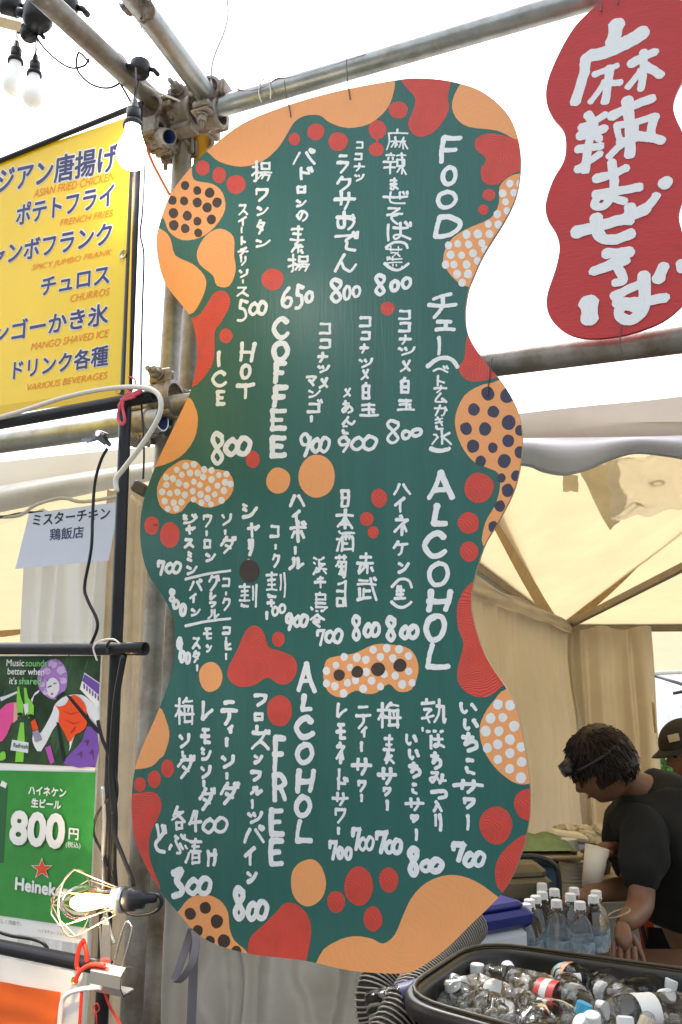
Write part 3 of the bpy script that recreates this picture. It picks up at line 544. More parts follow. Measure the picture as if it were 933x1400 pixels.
pipe('scaffold_pipe', S.wp(252, 172, .06), S.wp(176, 1450, .06), PR * .98, GALVD, 'upright tube left of the green board, passing behind the cage lamp', group=GP)
pipe('scaffold_pipe', S.wp(271, 330, .22), S.wp(203, 1450, .22), PR * 1.25, GALVD, 'grey upright tube peeking out just left of the green board edge', group=GP)
YEL = mat('yellow_pipe_paint', (.85, .42, .02), .5)
pipe('scaffold_pipe', S.wp(277, 180, .10), S.wp(272, 420, .10), PR * .9, YEL, 'yellow painted tube stub above the green board corner', group=GP)
j7 = S.wp(290, 140, 0); pipe('scaffold_pipe', j7, atz(140, -62, j7.z), PR, GALV, 'galvanised overhead tube from the clamp above the board towards the top edge', group=GP)
j8 = S.wp(212, 139, -.02); pipe('scaffold_pipe', j8, atz(48, -14, j8.z), PR, GALVD, 'weathered overhead tube with a white cable along it, behind the lit bulb', group=GP)
pipe('scaffold_pipe', S.wp(232, 187, -.07), S.wp(205, 183, -.02), PR * .75, RUST, 'short clamp tube with a dark blue open mouth', group=GP, ends=BLUEIN)
TW = mat('pale_timber', (.62, .52, .36), .7, scale=12, stretch=(.3, 3, 3))
mb = MB(); q0, q1 = S.wp(-40, 18, -.6), S.wp(24, 34, -.5)
mb.tube([q0, q0.lerp(q1, .5), q1], .013, 4, smooth=False); tag(mb.build('timber_batten', TW), 'pale yellow timber batten behind the two small bulbs', 'batten')
def coupler(loc, d1, d2, s=1.0, label=''):
    e = empty('pipe_coupler', loc, 0, label, 'clamp', 'swivel clamps joining the scaffold tubes')
    d1, d2 = Vector(d1).normalized(), Vector(d2).normalized(); nrm = d1.cross(d2).normalized()
    for k, (d, sg) in enumerate(((d1, 1), (d2, -1))):
        c = nrm * .028 * sg * s; mb = MB(); side = d.cross(nrm).normalized(); ro = .032 * s
        M = Matrix((side, nrm * sg, d)).transposed()
        # the two half shells, ribbed
        prof = [(ro * .84, -.026 * s), (ro * 1.06, -.026 * s), (ro * 1.10, -.020 * s), (ro, -.014 * s), (ro, .014 * s), (ro * 1.10, .02 * s), (ro * 1.06, .026 * s), (ro * .84, .026 * s)]
        mb.lathe(prof, c, 16, M)
        mb.box(c + side * ro * 1.25, (.026 * s, .014 * s, .046 * s), M, bev=.003); mb.box(c + side * ro * 1.25 + nrm * sg * .017 * s, (.03 * s, .009 * s, .05 * s), M, bev=.003)
        mb.box(c - side * ro * 1.12, (.014 * s, .04 * s, .05 * s), M, bev=.003); mb.box(c - nrm * sg * ro * .9, (.045 * s, .012 * s, .05 * s), M, bev=.003)
        mb.build('clamp_jaw', RUST, e)
        b = MB(); p = c + side * ro * 1.32
        b.tube([p - nrm * sg * .03 * s, p + nrm * sg * .062 * s], .0052 * s, 8); b.build('bolt', GALVD, e)
        b = MB(); b.tube([p + nrm * sg * .030 * s, p + nrm * sg * .044 * s], .0115 * s, 6, smooth=False); b.tube([p + nrm * sg * .026 * s, p + nrm * sg * .0295 * s], .014 * s, 12); b.build('nut', RUST, e)
    return e
zx = Vector((0, 0, 1)); dS = S.u; dD = (atz(140, -62, j7.z) - j7)
coupler(S.wp(263, 168, .03), zx, dS, 1.15, 'rusty clamp on top of the upright beside the green board corner')
coupler(S.wp(290, 144, -.01), dD, dS, 1.0, 'rusty clamp gripping the overhead tube above the board')
coupler(S.wp(214, 170, -.03), dS, atz(48, -14, j8.z) - j8, 1.05, 'rusty clamp holding the short tube right of the lit bulb')
coupler(S.wp(233, 196, .03), dS, zx, .95, 'worn clamp low on the joint between bulb and green board')
coupler(S.wp(236, 550, .03), zx, dS, 1.15, 'rusty clamp on the upright where the yellow banner bar ends')
coupler(S.wp(204, 584, .0), dS, zx, 1.0, 'brown clamp around the blue ended tube under the banner')
coupler(atz(192, 8, j7.z) , dD, Vector((1, .3, .8)), .55, 'small pale clip near the top of the overhead tube')
# ================================================================= black banner stand and yellow banner
BW = Wall(175, 700, 1.5, R(28.8))
GB = 'black steel tubes of the banner stand'
pipe('stand_pole', BW.wp(188, 150, .012), BW.wp(137, 1450, .012), .0108, BLK, 'black upright pole from the yellow banner down to the cage lamp', 'pole', GB)
pipe('stand_pole', BW.wp(-120, 601, -.012), BW.wp(212, 541, -.012), .0115, BLK, 'black crossbar along the bottom of the yellow banner', 'pole', GB)
pipe('stand_pole', BW.wp(-120, 886, -.012), BW.wp(199, 887, -.012), .0110, BLK, 'black crossbar above the beer poster', 'pole', GB)
pipe('stand_pole', BW.wp(-120, 1270, -.012), BW.wp(152, 1325, -.012), .0115, BLK, 'lowest black crossbar over the white and orange banner', 'pole', GB)
pipe('stand_pole', BW.wp(-120, 268, .0), BW.wp(196, 141, .0), .0055, BLK, 'thin dark rod along the top of the yellow banner', 'pole', GB)
YB = mat('yellow_vinyl', (.96, .74, .022), .25, coat=.3, var=.04, scale=3, translucent=.32, bump=.1, bscale=12)
NAVY = mat('navy_print', (.035, .035, .14), .5, var=.05); WPR = mat('white_print', (.85, .84, .78), .5, var=.03); OPR = mat('orange_print', (.78, .22, .02), .5, var=.05)
yb = empty('yellow_banner', BW.o, -BW.a, 'glossy yellow vinyl food banner with navy Japanese dishes and small orange English lines', 'banner')
YO = .004
sh = quad_sheet(BW, [(-140, 266), (184, 157), (176, 540), (-140, 592)], YO, 18, .0005, seed=3); sh.build('banner_sheet', YB, yb)
# hem folds
hm = mat('yellow_hem', (.86, .54, .01), .45, var=.05)
for c in ([(174, 161), (184, 157), (176, 540), (166, 542)], [(-140, 575), (176, 529), (176, 540), (-140, 592)]):
    quad_sheet(BW, c, YO - .0016, 8, .0, thick=.001).build('hem', hm, yb)
YT = YO - .0010
rows = [('アジアン唐揚げ', (-28, 270), (160, 233), 37, 'ASIAN FRIED CHICKEN', (46, 270), (157, 246), 11, ),
        ('ポテトフライ', (22, 308), (155, 280), 30, 'FRENCH FRIES', (82, 309), (155, 295), 9),
        ('ジャンボフランク', (-34, 369), (152, 334), 30, 'SPICY JUMBO FRANK', (43, 372), (153, 350), 10),
        ('チュロス', (56, 404), (149, 387), 24, 'CHURROS', (96, 413), (150, 403), 10),
        ('マンゴーかき氷', (-34, 475), (147, 443), 29, 'MANGO SHAVED ICE', (42, 479), (149, 460), 10),
        ('ドリンク各種', (18, 519), (147, 499), 27, 'VARIOUS BEVERAGES', (37, 534), (147, 517), 9)]
for a, p0, p1, h, b, q0, q1, g in rows:
    put_text(BW, a, p0, p1, h, YT + .0003, 'text_outline', WPR, yb, .075)
    put_text(BW, a, p0, p1, h, YT, 'printed_text', NAVY, yb, .028)
    put_text(BW, b, q0, q1, g, YT, 'printed_text', OPR, yb, 0, .25)
SIL = mat('grommet_metal', (.7, .7, .68), .3, .9)
for p in ((170, 348), (164, 533)):
    v = BW.loc(*p, YT); mb = MB(); mb.lathe([(.0035, -.002), (.005, -.003), (.0075, -.002), (.008, .001)], (v.x, YT - .002, v.y), 14, Matrix.Rotation(pi / 2, 3, 'X')); mb.build('grommet', SIL, yb)
# ---- beer poster
po = empty('beer_poster', BW.o, -BW.a, 'green and black beer poster with white 800 yen price and a red star', 'poster')
PY = -.002
LAMI = mat('poster_green', (.035, .27, .045), .28, var=.12, scale=25, coat=.4)
PDK = mat('poster_dark_green', (.018, .05, .025), .3, var=.6, scale=14, col2=(.05, .11, .05), coat=.4)
PWH = mat('poster_white', (.82, .82, .80), .35, var=.03, coat=.3)
quad_sheet(BW, [(-60, 897), (138, 896), (119, 1292), (-60, 1262)], PY, 6, .002).build('poster_sheet', PWH, po)
def pp(pts, name, m, lay_, smooth=0): return poly_px(BW, pts, PY - .0015 - lay_ * .00035, name, m, po, smooth)
def c4(pts): return conv(pts, 0, 860, 6.22)      # crop [0,860,150,1060]
pp([(-60, 898), (138, 897), (131, 1049), (-60, 1040)], 'printed_picture', PDK, 0)
pp([(-60, 1052), (131.3, 1056), (122, 1269), (-60, 1243)], 'printed_panel', LAMI, 0)
cl = lambda n, c: mat('print_' + n, c, .35, var=.06, coat=.3)
SK, PUR, ORR, VIO, LIM, PNK, LILA = cl('pale', (.72, .73, .78)), cl('purple', (.42, .20, .58)), cl('red_orange', (.80, .075, .015)), cl('violet', (.16, .07, .38)), cl('lime', (.22, .62, .06)), cl('pink', (.80, .08, .32)), cl('lilac', (.62, .45, .78)); INK = cl('ink', (.012, .012, .016))
pp(c4([(470, 640), (560, 570), (700, 560), (800, 640), (850, 700), (840, 850), (780, 790), (730, 700), (700, 860), (640, 900), (590, 1040), (590, 950), (500, 790), (350, 1040), (280, 960), (290, 880), (350, 880), (440, 720)]), 'printed_figure', SK, 1, 3)
pp(c4([(425, 260), (500, 262), (560, 330), (575, 430), (555, 520), (470, 600), (380, 560), (330, 490), (320, 400), (350, 330)]), 'printed_figure', PUR, 1, 3)
for c in ((450, 300, 38), (520, 350, 36), (400, 360, 32), (540, 440, 30), (360, 470, 26), (390, 540, 24)):
    pp(c4([(c[0] + c[2] * cos(a * pi / 5), c[1] + c[2] * .9 * sin(a * pi / 5)) for a in range(10)]), 'printed_curl', LILA, 2, 2)
pp(c4([(400, 450), (450, 410), (500, 450), (505, 520), (460, 585), (410, 560), (398, 500)]), 'printed_face', SK, 3, 2)
for a in ([(405, 490), (440, 478), (442, 486), (408, 500)], [(432, 545), (455, 540), (450, 560), (436, 562)], [(455, 462), (480, 455), (482, 462), (458, 470)]): pp(c4(a), 'printed_feature', INK if a[0][0] != 432 else ORR, 4)
pp(c4([(470, 590), (500, 560), (540, 530), (545, 545), (500, 590)]), 'printed_choker', INK, 4)
pp(c4([(470, 645), (500, 660), (560, 640), (600, 570), (660, 570), (730, 660), (735, 830), (640, 900), (590, 960), (550, 880), (500, 790), (505, 700)]), 'printed_top', ORR, 4, 3)
pp(c4([(560, 560), (600, 570), (840, 850), (850, 900), (800, 860)]), 'printed_strap', INK, 5)
pp(c4([(740, 830), (830, 880), (815, 1165), (545, 1150), (600, 1060), (700, 950)]), 'printed_skirt', VIO, 4, 2)
pp(c4([(480, 790), (500, 800), (560, 1120), (530, 1120)]), 'printed_strap', INK, 5)
pp(c4([(720, 370), (850, 460), (845, 600), (840, 680), (680, 510)]), 'printed_keyboard', PWH, 2); pp(c4([(722, 382), (848, 468), (842, 560), (700, 440)]), 'printed_keyboard', VIO, 3)
for k in range(6): pp(c4([(712 + 24 * k, 462 + 20 * k), (724 + 24 * k, 470 + 20 * k), (722 + 24 * k, 512 + 20 * k), (710 + 24 * k, 504 + 20 * k)]), 'printed_key', VIO, 4)
pp(c4([(265, 790), (300, 765), (330, 850), (280, 865)]), 'printed_cuff', ORR, 4)
pp(c4([(275, 875), (325, 855), (360, 940), (300, 960)]), 'printed_glove', cl('net', (.30, .28, .38)), 4)
pp(c4([(150, 490), (165, 490), (175, 560), (200, 640), (200, 735), (150, 745), (142, 620)]), 'printed_bottle', LIM, 3); pp(c4([(205, 500), (225, 500), (240, 580), (290, 650), (288, 740), (245, 760), (215, 680)]), 'printed_bottle', LIM, 3)
for c in ((172, 724), (262, 738)): pp(c4([(c[0] + 26 * cos(a * pi / 5), c[1] + 15 * sin(a * pi / 5)) for a in range(10)]), 'printed_bottle_base', INK, 4)
pp(c4([(200, 640), (240, 630), (245, 700), (215, 735)]), 'printed_hand', SK, 5); pp(c4([(-10, 700), (130, 620), (145, 770), (100, 800), (60, 900), (-10, 960)]), 'printed_sleeve', PNK, 2, 2)
pp(c4([(120, 630), (150, 620), (150, 770), (115, 800)]), 'printed_hand', cl('peach', (.75, .38, .32)), 3)
pp(c4([(175, 795), (205, 795), (212, 930), (200, 1130), (130, 1130), (150, 930)]), 'printed_bottle', LIM, 2)
pp(c4([(105, 940), (245, 965), (240, 1055), (90, 1030)]), 'printed_ribbon', SK, 3)
for a in ([(520, 690), (600, 720), (690, 700), (600, 728)], [(530, 760), (620, 800), (700, 790), (620, 808)], [(600, 880), (640, 830), (650, 835), (606, 890)], [(700, 960), (760, 940), (740, 1000), (735, 960)], [(640, 1080), (700, 1040), (690, 1110), (685, 1060)], [(760, 1060), (790, 1020), (800, 1120), (785, 1060)]):
    pp(c4(a), 'printed_fold', cl('fold', (.10, .03, .12)) if a[0][1] > 900 else cl('fold_red', (.42, .03, .01)), 6)
rng = random.Random(2)
for k in range(26):
    a = rng.uniform(0, 2 * pi); q = rng.uniform(.45, .95); x_, y_ = 450 + 110 * q * cos(a), 410 + 165 * q * sin(a)
    if x_ < 480 and 400 < y_ < 600 and x_ > 395: continue
    pp(c4([(x_, y_), (x_ + 14, y_ - 10), (x_ + 24, y_ + 2), (x_ + 14, y_ - 3)]), 'printed_curl', VIO if k % 2 else SK, 6)
for k in range(22):
    x_, y_ = rng.uniform(5, 820), rng.uniform(250, 1120); L_ = rng.uniform(30, 110); pp(c4([(x_, y_), (x_ + L_ * .3, y_ - L_), (x_ + L_ * .3 + 9, y_ - L_ + 4), (x_ + 10, y_ + 3)]), 'printed_streak', cl('streak', (.035, .14, .05)) if k % 3 else cl('streak_dark', (.012, .03, .02)), .3)
put_text(BW, 'Refresh', (18, 1021.5), (38, 1024), 6, PY - .0034, 'printed_text', cl('darkgreen', (.03, .16, .06)), po, .02, .15)
pp(c4([(385, 1010), (430, 990), (465, 1130), (430, 1150)]), 'printed_keyboard', cl('magenta', (.45, .08, .42)), 2)
pp(c4([(0, 580), (40, 570), (130, 535), (170, 520), (170, 535), (60, 590), (10, 615)]), 'printed_swirl', SK, 1); pp(c4([(265, 600), (300, 540), (340, 515), (330, 540), (290, 570), (275, 630)]), 'printed_swirl', SK, 1); pp(c4([(0, 1060), (40, 1040), (50, 1100), (0, 1120)]), 'printed_shape', LIM, 2, 2)
LG = cl('light_green', (.22, .62, .22))
T = lambda s, a, b, h, m, bold=.02, sh=0, name='printed_text': put_text(BW, s, a, b, h, PY - .0044, name, m, po, bold, sh)
T('Music', (9, 910.5), (33, 911), 9, PWH); T('sounds', (35, 911), (64, 911.5), 9, LG); T('better when', (10.5, 922), (60.5, 923), 9, PWH); T("it's", (13, 935), (23, 935.5), 9, PWH); T('shared', (26, 935.5), (56, 936), 9, LG)
T('ハイネケン', (39, 1086), (90, 1090), 12, PWH, .04); T('生ビール', (43, 1103), (83, 1106.5), 12, PWH, .045)
T('800', (14, 1152), (86, 1159), 44, PWH, .05); T('円', (94, 1147), (107, 1148.5), 15, PWH, .03); T('(税込)', (90, 1159), (110, 1161), 9, PWH, .02)
DKG = cl('shadow_green', (.02, .14, .03)); put_text(BW, '800', (14.5, 1154), (88.5, 1161), 44, PY - .0032, 'text_shadow', DKG, po, .05)
def star(c, r): return [(c[0] + (r if k % 2 == 0 else r * .40) * sin(k * pi / 5), c[1] - (r if k % 2 == 0 else r * .40) * cos(k * pi / 5)) for k in range(10)]
pp(star((57.5, 1188), 15.5), 'star_outline', PWH, 6); pp(star((57.5, 1188), 13.5), 'printed_star', ORR, 7)
T('Heineken', (21, 1216), (94, 1228), 17, PWH, .045)
T('ほど楽しく適量で。', (-14, 1260), (29, 1266), 6, cl('grey', (.15, .15, .15)), 0); T('ハイネケン・ジャパン株式会社', (52, 1275), (112, 1284), 6, cl('grey', (.15, .15, .15)), 0)
pp([(-60, 1070), (6, 1068), (11, 1074), (5, 1180), (-60, 1180)], 'printed_glass', cl('glass_green', (.02, .12, .04)), 1); pp([(3, 1067), (10, 1071), (8, 1078), (0, 1074)], 'printed_rim', PWH, 2)
# ---- paper sign
PSW = Wall(100, 730, 1.72, R(20)); ps = empty('paper_sign', PSW.o, -PSW.a, 'white laminated paper sign with two lines of black Japanese text behind the poles', 'sign')
quad_sheet(PSW, [(40, 702), (163, 686), (149, 766), (21, 778)], 0, 10, .0005, seed=9).build('paper_sheet', mat('laminated_paper', (.74, .76, .86), .15, var=.03, coat=.6), ps)
put_text(PSW, 'ミスターチキン', (45, 719), (150, 709), 16, -.0008, 'printed_text', INK, ps, .018); put_text(PSW, '鶏飯店', (68, 739), (114, 735), 16, -.0008, 'printed_text', cl('inkblue', (.03, .05, .14)), ps, .015)
# ---- lower banner
lb = empty('orange_banner', BW.o, -BW.a, 'white edged orange banner tied under the lowest crossbar', 'banner')
ORV = mat('orange_vinyl', (.80, .13, .015), .4, var=.06, scale=5)
WVI = mat('white_vinyl', (.78, .77, .74), .4, var=.05, scale=10, bump=.2, bscale=25)
quad_sheet(BW, [(-60, 1298), (113, 1331), (107, 1440), (-60, 1440)], -.03, 12, .008, seed=5).build('banner_sheet', WVI, lb)
quad_sheet(BW, [(-60, 1333), (83, 1357), (77, 1440), (-60, 1440)], -.037, 12, .008, seed=5).build('banner_panel', ORV, lb)
v = BW.loc(103, 1341, -.037); mb = MB(); mb.lathe([(.003, -.002), (.0045, -.003), (.006, -.002), (.0065, .001)], (v.x, -.038, v.y), 12, Matrix.Rotation(pi / 2, 3, 'X')); mb.build('grommet', mat('brass', (.6, .42, .15), .35, .9), lb)
# ================================================================= cables, ties, wires
def cable(name, pts, r, m, label, cat_='cable', wall=BW, off=0, group=None, k=6):
    P = [wall.wp(p[0], p[1], p[2] if len(p) > 2 else off) for p in pts]; mb = MB(); c = P[0].copy()
    mb.tube([q - c for q in cat(P, k)], r, 8); o = mb.build(name, m); o.location = c; return tag(o, label, cat_, group)
BC = mat('black_cable', (.012, .012, .014), .35)
cable('power_cable', [(-40, 582), (30, 562), (90, 543), (150, 531), (195, 530), (217, 540), (219, 565), (200, 600), (170, 640), (159, 655), (160, 672)], .0045, WHC, 'thick white cable looping over the end of the banner crossbar', off=-.03)
cable('power_cable', [(147, 613), (138, 630), (130, 660), (127, 700), (125, 750), (116, 800), (120, 820), (132, 845), (133, 860), (125, 880)], .0028, BC, 'black cable hanging in front of the paper sign', off=-.025)
cable('power_cable', [(199, 215), (195, 290), (192, 320), (197, 350), (195, 420), (193, 530), (197, 610), (196, 655)], .0018, BC, 'thin black cable dropping beside the yellow banner edge')
cable('power_cable', [(170, 895), (160, 950), (155, 1010), (153, 1060), (157, 1120), (155, 1180), (160, 1240)], .0055, BC, 'glossy black cable bundle on the upright beside the beer poster', off=-.016)
cable('power_cable', [(134, 985), (140, 1010), (152, 1040), (160, 1075), (158, 1100)], .003, BC, 'black cable crossing behind the beer poster edge', off=-.01)
cable('power_cable', [(150, 1090), (135, 1110), (128, 1130), (130, 1145), (140, 1165), (146, 1185)], .0022, BC, 'thin black cable curving between poster and pole')
cable('power_cable', [(155, 1110), (157, 1140), (170, 1175), (180, 1200), (183, 1212)], .0035, BC, 'black lamp cable dropping into the cage lamp socket', off=-.03)
cable('power_cable', [(203, 1222), (218, 1225), (221, 1235), (212, 1246), (190, 1251), (172, 1247)], .0030, BC, 'black cable loop around the cage lamp socket', off=-.03)
SILC = mat('silver_tape', (.62, .62, .60), .25, .6)
cable('cable_cover', [(141, 1075), (143, 1120), (141, 1170), (142, 1230), (150, 1270), (157, 1290)], .0035, SILC, 'silver grey cable down the poster side to the clip')
cable('power_cable', [(-30, 1262), (10, 1278), (45, 1284), (62, 1292), (69, 1310)], .003, BC, 'black cable sagging under the beer poster', off=.02)
REDT = mat('red_plastic_tie', (.75, .04, .02), .35); PNKT = mat('pink_rope', (.70, .10, .14), .6, bump=.5)
def up(p): return (p[0], p[1], -.04)
cable('rope_tie', [(168, 545), (163, 560), (162, 572), (167, 580), (171, 574), (168, 556), (172, 544), (190, 538), (192, 534), (178, 540), (166, 547), (185, 542), (175, 538), (162, 556)], .0028, PNKT, 'pink red rope knotted round the banner crossbar', 'tie', off=-.03)
cable('rope_tie', [(172, 542), (185, 528), (184, 518), (176, 515)], .0015, PNKT, 'loose pink string end above the crossbar', 'tie', off=-.02)
cable('cable_tie', [(115, 1285), (109, 1295), (105, 1318), (107, 1326)], .0035, REDT, 'red plastic strap hanging below the beer poster corner', 'tie', off=-.035)
cable('cable_tie', [(114, 1286), (118, 1300), (119, 1315)], .0035, REDT, 'red plastic strap right side of the poster corner', 'tie', off=-.03)
cable('cable_tie', [(103, 1342), (110, 1328), (125, 1319), (143, 1320)], .0035, REDT, 'red strap arching from the orange banner grommet', 'tie', off=-.045)
cable('cable_tie', [(112, 1352), (110, 1385), (108, 1420)], .0025, REDT, 'red string along the white banner edge', 'tie', off=-.045)
cable('cable_tie', [(142, 1352), (150, 1375), (166, 1402)], .002, REDT, 'red string slanting down to the lower right of the clip', 'tie', off=-.02)
cable('cable_tie', [(132, 1415), (132, 1390), (128, 1378), (133, 1372), (136, 1380), (130, 1386)], .0012, REDT, 'tangled thin red string by the black pole foot', 'tie', off=-.01)
cable('cable_tie', [(80, 1420), (84, 1375), (92, 1360), (110, 1353), (138, 1350)], .0038, mat('white_strap', (.8, .8, .8), .5), 'white strap from the banner corner to the metal clip', 'strap', off=-.045)
cable('cable_tie', [(133, 903), (128, 885), (138, 876), (155, 874), (164, 880)], .0016, WHC, 'white wire loop around the middle crossbar end', 'tie', off=-.03)
cable('cable_tie', [(151, 876), (146, 884), (149, 894)], .0025, BC, 'black tie around the middle crossbar end', 'tie', off=-.027)
cable('tie_wire', [(389, 110), (392, 132), (396, 148), (398, 160)], .0011, TIE, 'left tie wire the green board hangs by', 'wire', BOARD, -.057)
cable('tie_wire', [(474, 80), (475, 105), (477, 122), (479, 136)], .0011, TIE, 'right tie wire above the orange top of the green board', 'wire', BOARD, -.057)
cable('tie_wire', [(673, 488), (670, 510), (668, 525), (667, 541)], .0011, TIE, 'tie wire through the navy dots on the right of the board', 'wire', BOARD, -.057)
cable('tie_wire', [(818, -14), (822, 3), (822, 16)], .0012, TIE, 'left wire at the red sign top', 'wire', BOARD, -.05); cable('tie_wire', [(842, -24), (845, -8), (845, 6)], .0012, TIE, 'right wire at the red sign top', 'wire', BOARD, -.05)
cable('tie_wire', [(850, 444), (848, 470), (852, 484)], .0011, TIE, 'wire tying the red sign bottom to the tube', 'wire', BOARD, -.05)
cable('tie_wire', [(202, 718, -.02), (210, 717), (216, 718)], .0009, TIE, 'tiny wire in the red spot on the left board edge', 'wire', BOARD, -.058)
cable('power_cable', [(305, -30, 0), (312, 10, 0), (308, 40, -.02), (294, 75, -.03), (289, 100, -.03), (291, 125, -.03), (293, 137, -.03)], .0028, WHC, 'pale cable falling from the top to the clamp above the board', wall=S)
cable('power_cable', [(80, -20), (105, 20), (130, 52), (160, 85), (200, 118), (246, 138)], .0024, WHC, 'pale cable running along the weathered overhead tube', wall=S, off=-.10)
cable('power_cable', [(70, -20), (100, 30), (140, 80), (165, 115), (182, 145)], .0026, BC, 'black cable taped along the weathered overhead tube', wall=S, off=-.12)
cable('power_cable', [(122, 85), (108, 72), (106, 95), (125, 115), (150, 120), (170, 108), (176, 90), (165, 75), (155, 70)], .0026, BC, 'black cable loop hanging under the overhead tube', wall=S, off=-.12)
cable('power_cable', [(42, -20), (44, 20), (50, 50), (70, 75), (95, 92), (115, 90), (122, 80)], .0026, BC, 'black cable sagging from the junction box beside the small bulbs', wall=S, off=-.12)
cable('power_cable', [(198, 195), (210, 225), (232, 266)], .0035, mat('orange_cord', (.85, .20, .04), .5), 'orange cord from the clamp down to the board edge', wall=BOARD, off=-.05)
cable('power_cable', [(325, 122), (340, 125), (365, 118), (378, 108), (400, 106), (440, 95), (500, 75)], .0020, mat('lilac_cord', (.25, .18, .26), .5), 'thin dark cord lying along the bright top tube', wall=S, off=-.022)
cable('cable_tie', [(358, 140), (354, 128), (357, 112), (366, 108), (370, 122), (370, 135)], .0016, WHC, 'white string wrapped round the top tube', wall=S, off=-.027)
cable('cable_tie', [(190, 28), (196, 42), (205, 42), (216, 32), (219, 15), (216, -5)], .0014, BC, 'thin wire wound round the top of the overhead tube', wall=S, off=-.03)
GRT = mat('grey_webbing', (.16, .15, .17), .8, bump=.4)
def strap(pts, w, y, label, wall=BOARD):
    P = cat([wall.wp(p[0], p[1], y + (p[2] if len(p) > 2 else 0)) for p in pts], 6); mb = MB(); c = P[0].copy(); vs = []
    for p in P:
        for s in (-1, 1):
            for t in (0, .0025): vs.append(p - c + wall.u * s * w + wall.n * t)
    F = []
    for i in range(len(P) - 1):
        a = i * 4; b = a + 4
        F += [(a, a + 2, b + 2, b), (a + 1, b + 1, b + 3, a + 3), (a, b, b + 1, a + 1), (a + 2, a + 3, b + 3, b + 2)]
    mb.add(vs, F); o = mb.build('webbing_strap', GRT); o.location = c; return tag(o, label, 'strap')
strap([(262, 1270), (256, 1290, .0), (244, 1325, -.02), (238, 1342, -.03), (247, 1340, -.05), (262, 1318, -.06), (268, 1290, -.04), (266, 1272, -.02)], .0085, .03, 'grey stitched strap looped under the board lower left edge')
strap([(265, 1285), (264, 1330), (262, 1380), (260, 1430)], .010, .05, 'long grey strap hanging straight down below the board')
# ================================================================= lamps
def bulb(p, s, label, lit, wall=BW, name='light_bulb'):
    e = empty(name, p, 0, label, 'light bulb', 'festoon bulbs on black sockets')
    mb = MB(); mb.tube([Vector((0, 0, .045 * s)), Vector((0, 0, .075 * s))], .014 * s, 16); mb.lathe([(.0145 * s, .05 * s), (.019 * s, .045 * s), (.020 * s, .036 * s), (.016 * s, .035 * s)], (0, 0, 0), 16)
    mb.lathe([(.0001, .098 * s), (.006 * s, .097 * s), (.010 * s, .08 * s), (.014 * s, .075 * s)], (0, 0, 0), 12); mb.build('socket', BPL, e)
    mb = MB(); pr = [(.0135 * s, .04 * s), (.015 * s, .03 * s), (.0195 * s, .012 * s), (.0265 * s, -.006 * s), (.0295 * s, -.022 * s), (.028 * s, -.036 * s), (.021 * s, -.047 * s), (.011 * s, -.0525 * s), (.0001, -.054 * s)]
    mb.lathe(pr, (0, 0, 0), 24)
    mb.build('globe', mat('lit_bulb', (.9, .9, .9), .3, emit=(1, .93, .82), es=15) if lit else mat('faint_bulb', (.9, .9, .9), .3, emit=(1, .97, .93), es=.08), e)
    mb = MB(); mb.tube([Vector((0, 0, .095 * s)), Vector((.002, 0, .13 * s)), Vector((0, 0, .17 * s))], .0015, 6); mb.build('wire', BC, e); return e
b0 = BW.wp(181, 196, -.06); bulb(b0, .92, 'brightly lit white bulb in front of the yellow banner corner', True)
bulb(S.wp(20, 103, -.12), 1.0, 'left of two small white bulbs by the top left junction box', False); bulb(S.wp(46, 120, -.12), .95, 'right of two small white bulbs by the top left junction box', False)
def jbox(p, s, label):
    e = empty('junction_box', p, 0, label, 'junction box'); mb = MB()
    mb.lathe([(.0001, .02 * s), (.02 * s, .02 * s), (.024 * s, .015 * s), (.024 * s, -.012 * s), (.018 * s, -.02 * s), (.0001, -.02 * s)], (0, 0, 0), 14); mb.build('body', BPL, e)
    for q, r in (([(.02 * s, 0, 0), (.034 * s, 0, -.004 * s), (.045 * s, -.004, -.02 * s)], .006 * s), ([(-.02 * s, 0, .004 * s), (-.034 * s, 0, .008 * s)], .008 * s)):
        mb = MB(); mb.tube(q, r, 8); mb.build('cable_gland', BPL, e)
jbox(S.wp(192, 94, -.14), .95, 'black round junction box above the lit bulb'); jbox(S.wp(52, 22, -.14), 1.5, 'large black junction box at the top left corner'); jbox(S.wp(14, 8, -.14), 1.2, 'black junction box cut by the left photo edge'); jbox(S.wp(40, 45, -.12), .9, 'black socket cluster above the right small bulb'); jbox(S.wp(90, 10, -.10), 1.3, 'black plastic box on the overhead tube near the top')
cable('power_cable', [(22, 20, -.12), (23, 45, -.12), (20, 62, -.12)], .0016, BC, 'short wire of the left small bulb', wall=S); cable('power_cable', [(50, 38, -.12), (49, 60, -.12), (47, 82, -.12)], .0016, BC, 'short wire of the right small bulb', wall=S); cable('power_cable', [(190, 108, -.14), (187, 130, -.16), (184, 150, -.2)], .0016, BC, 'short wire above the lit bulb', wall=S)
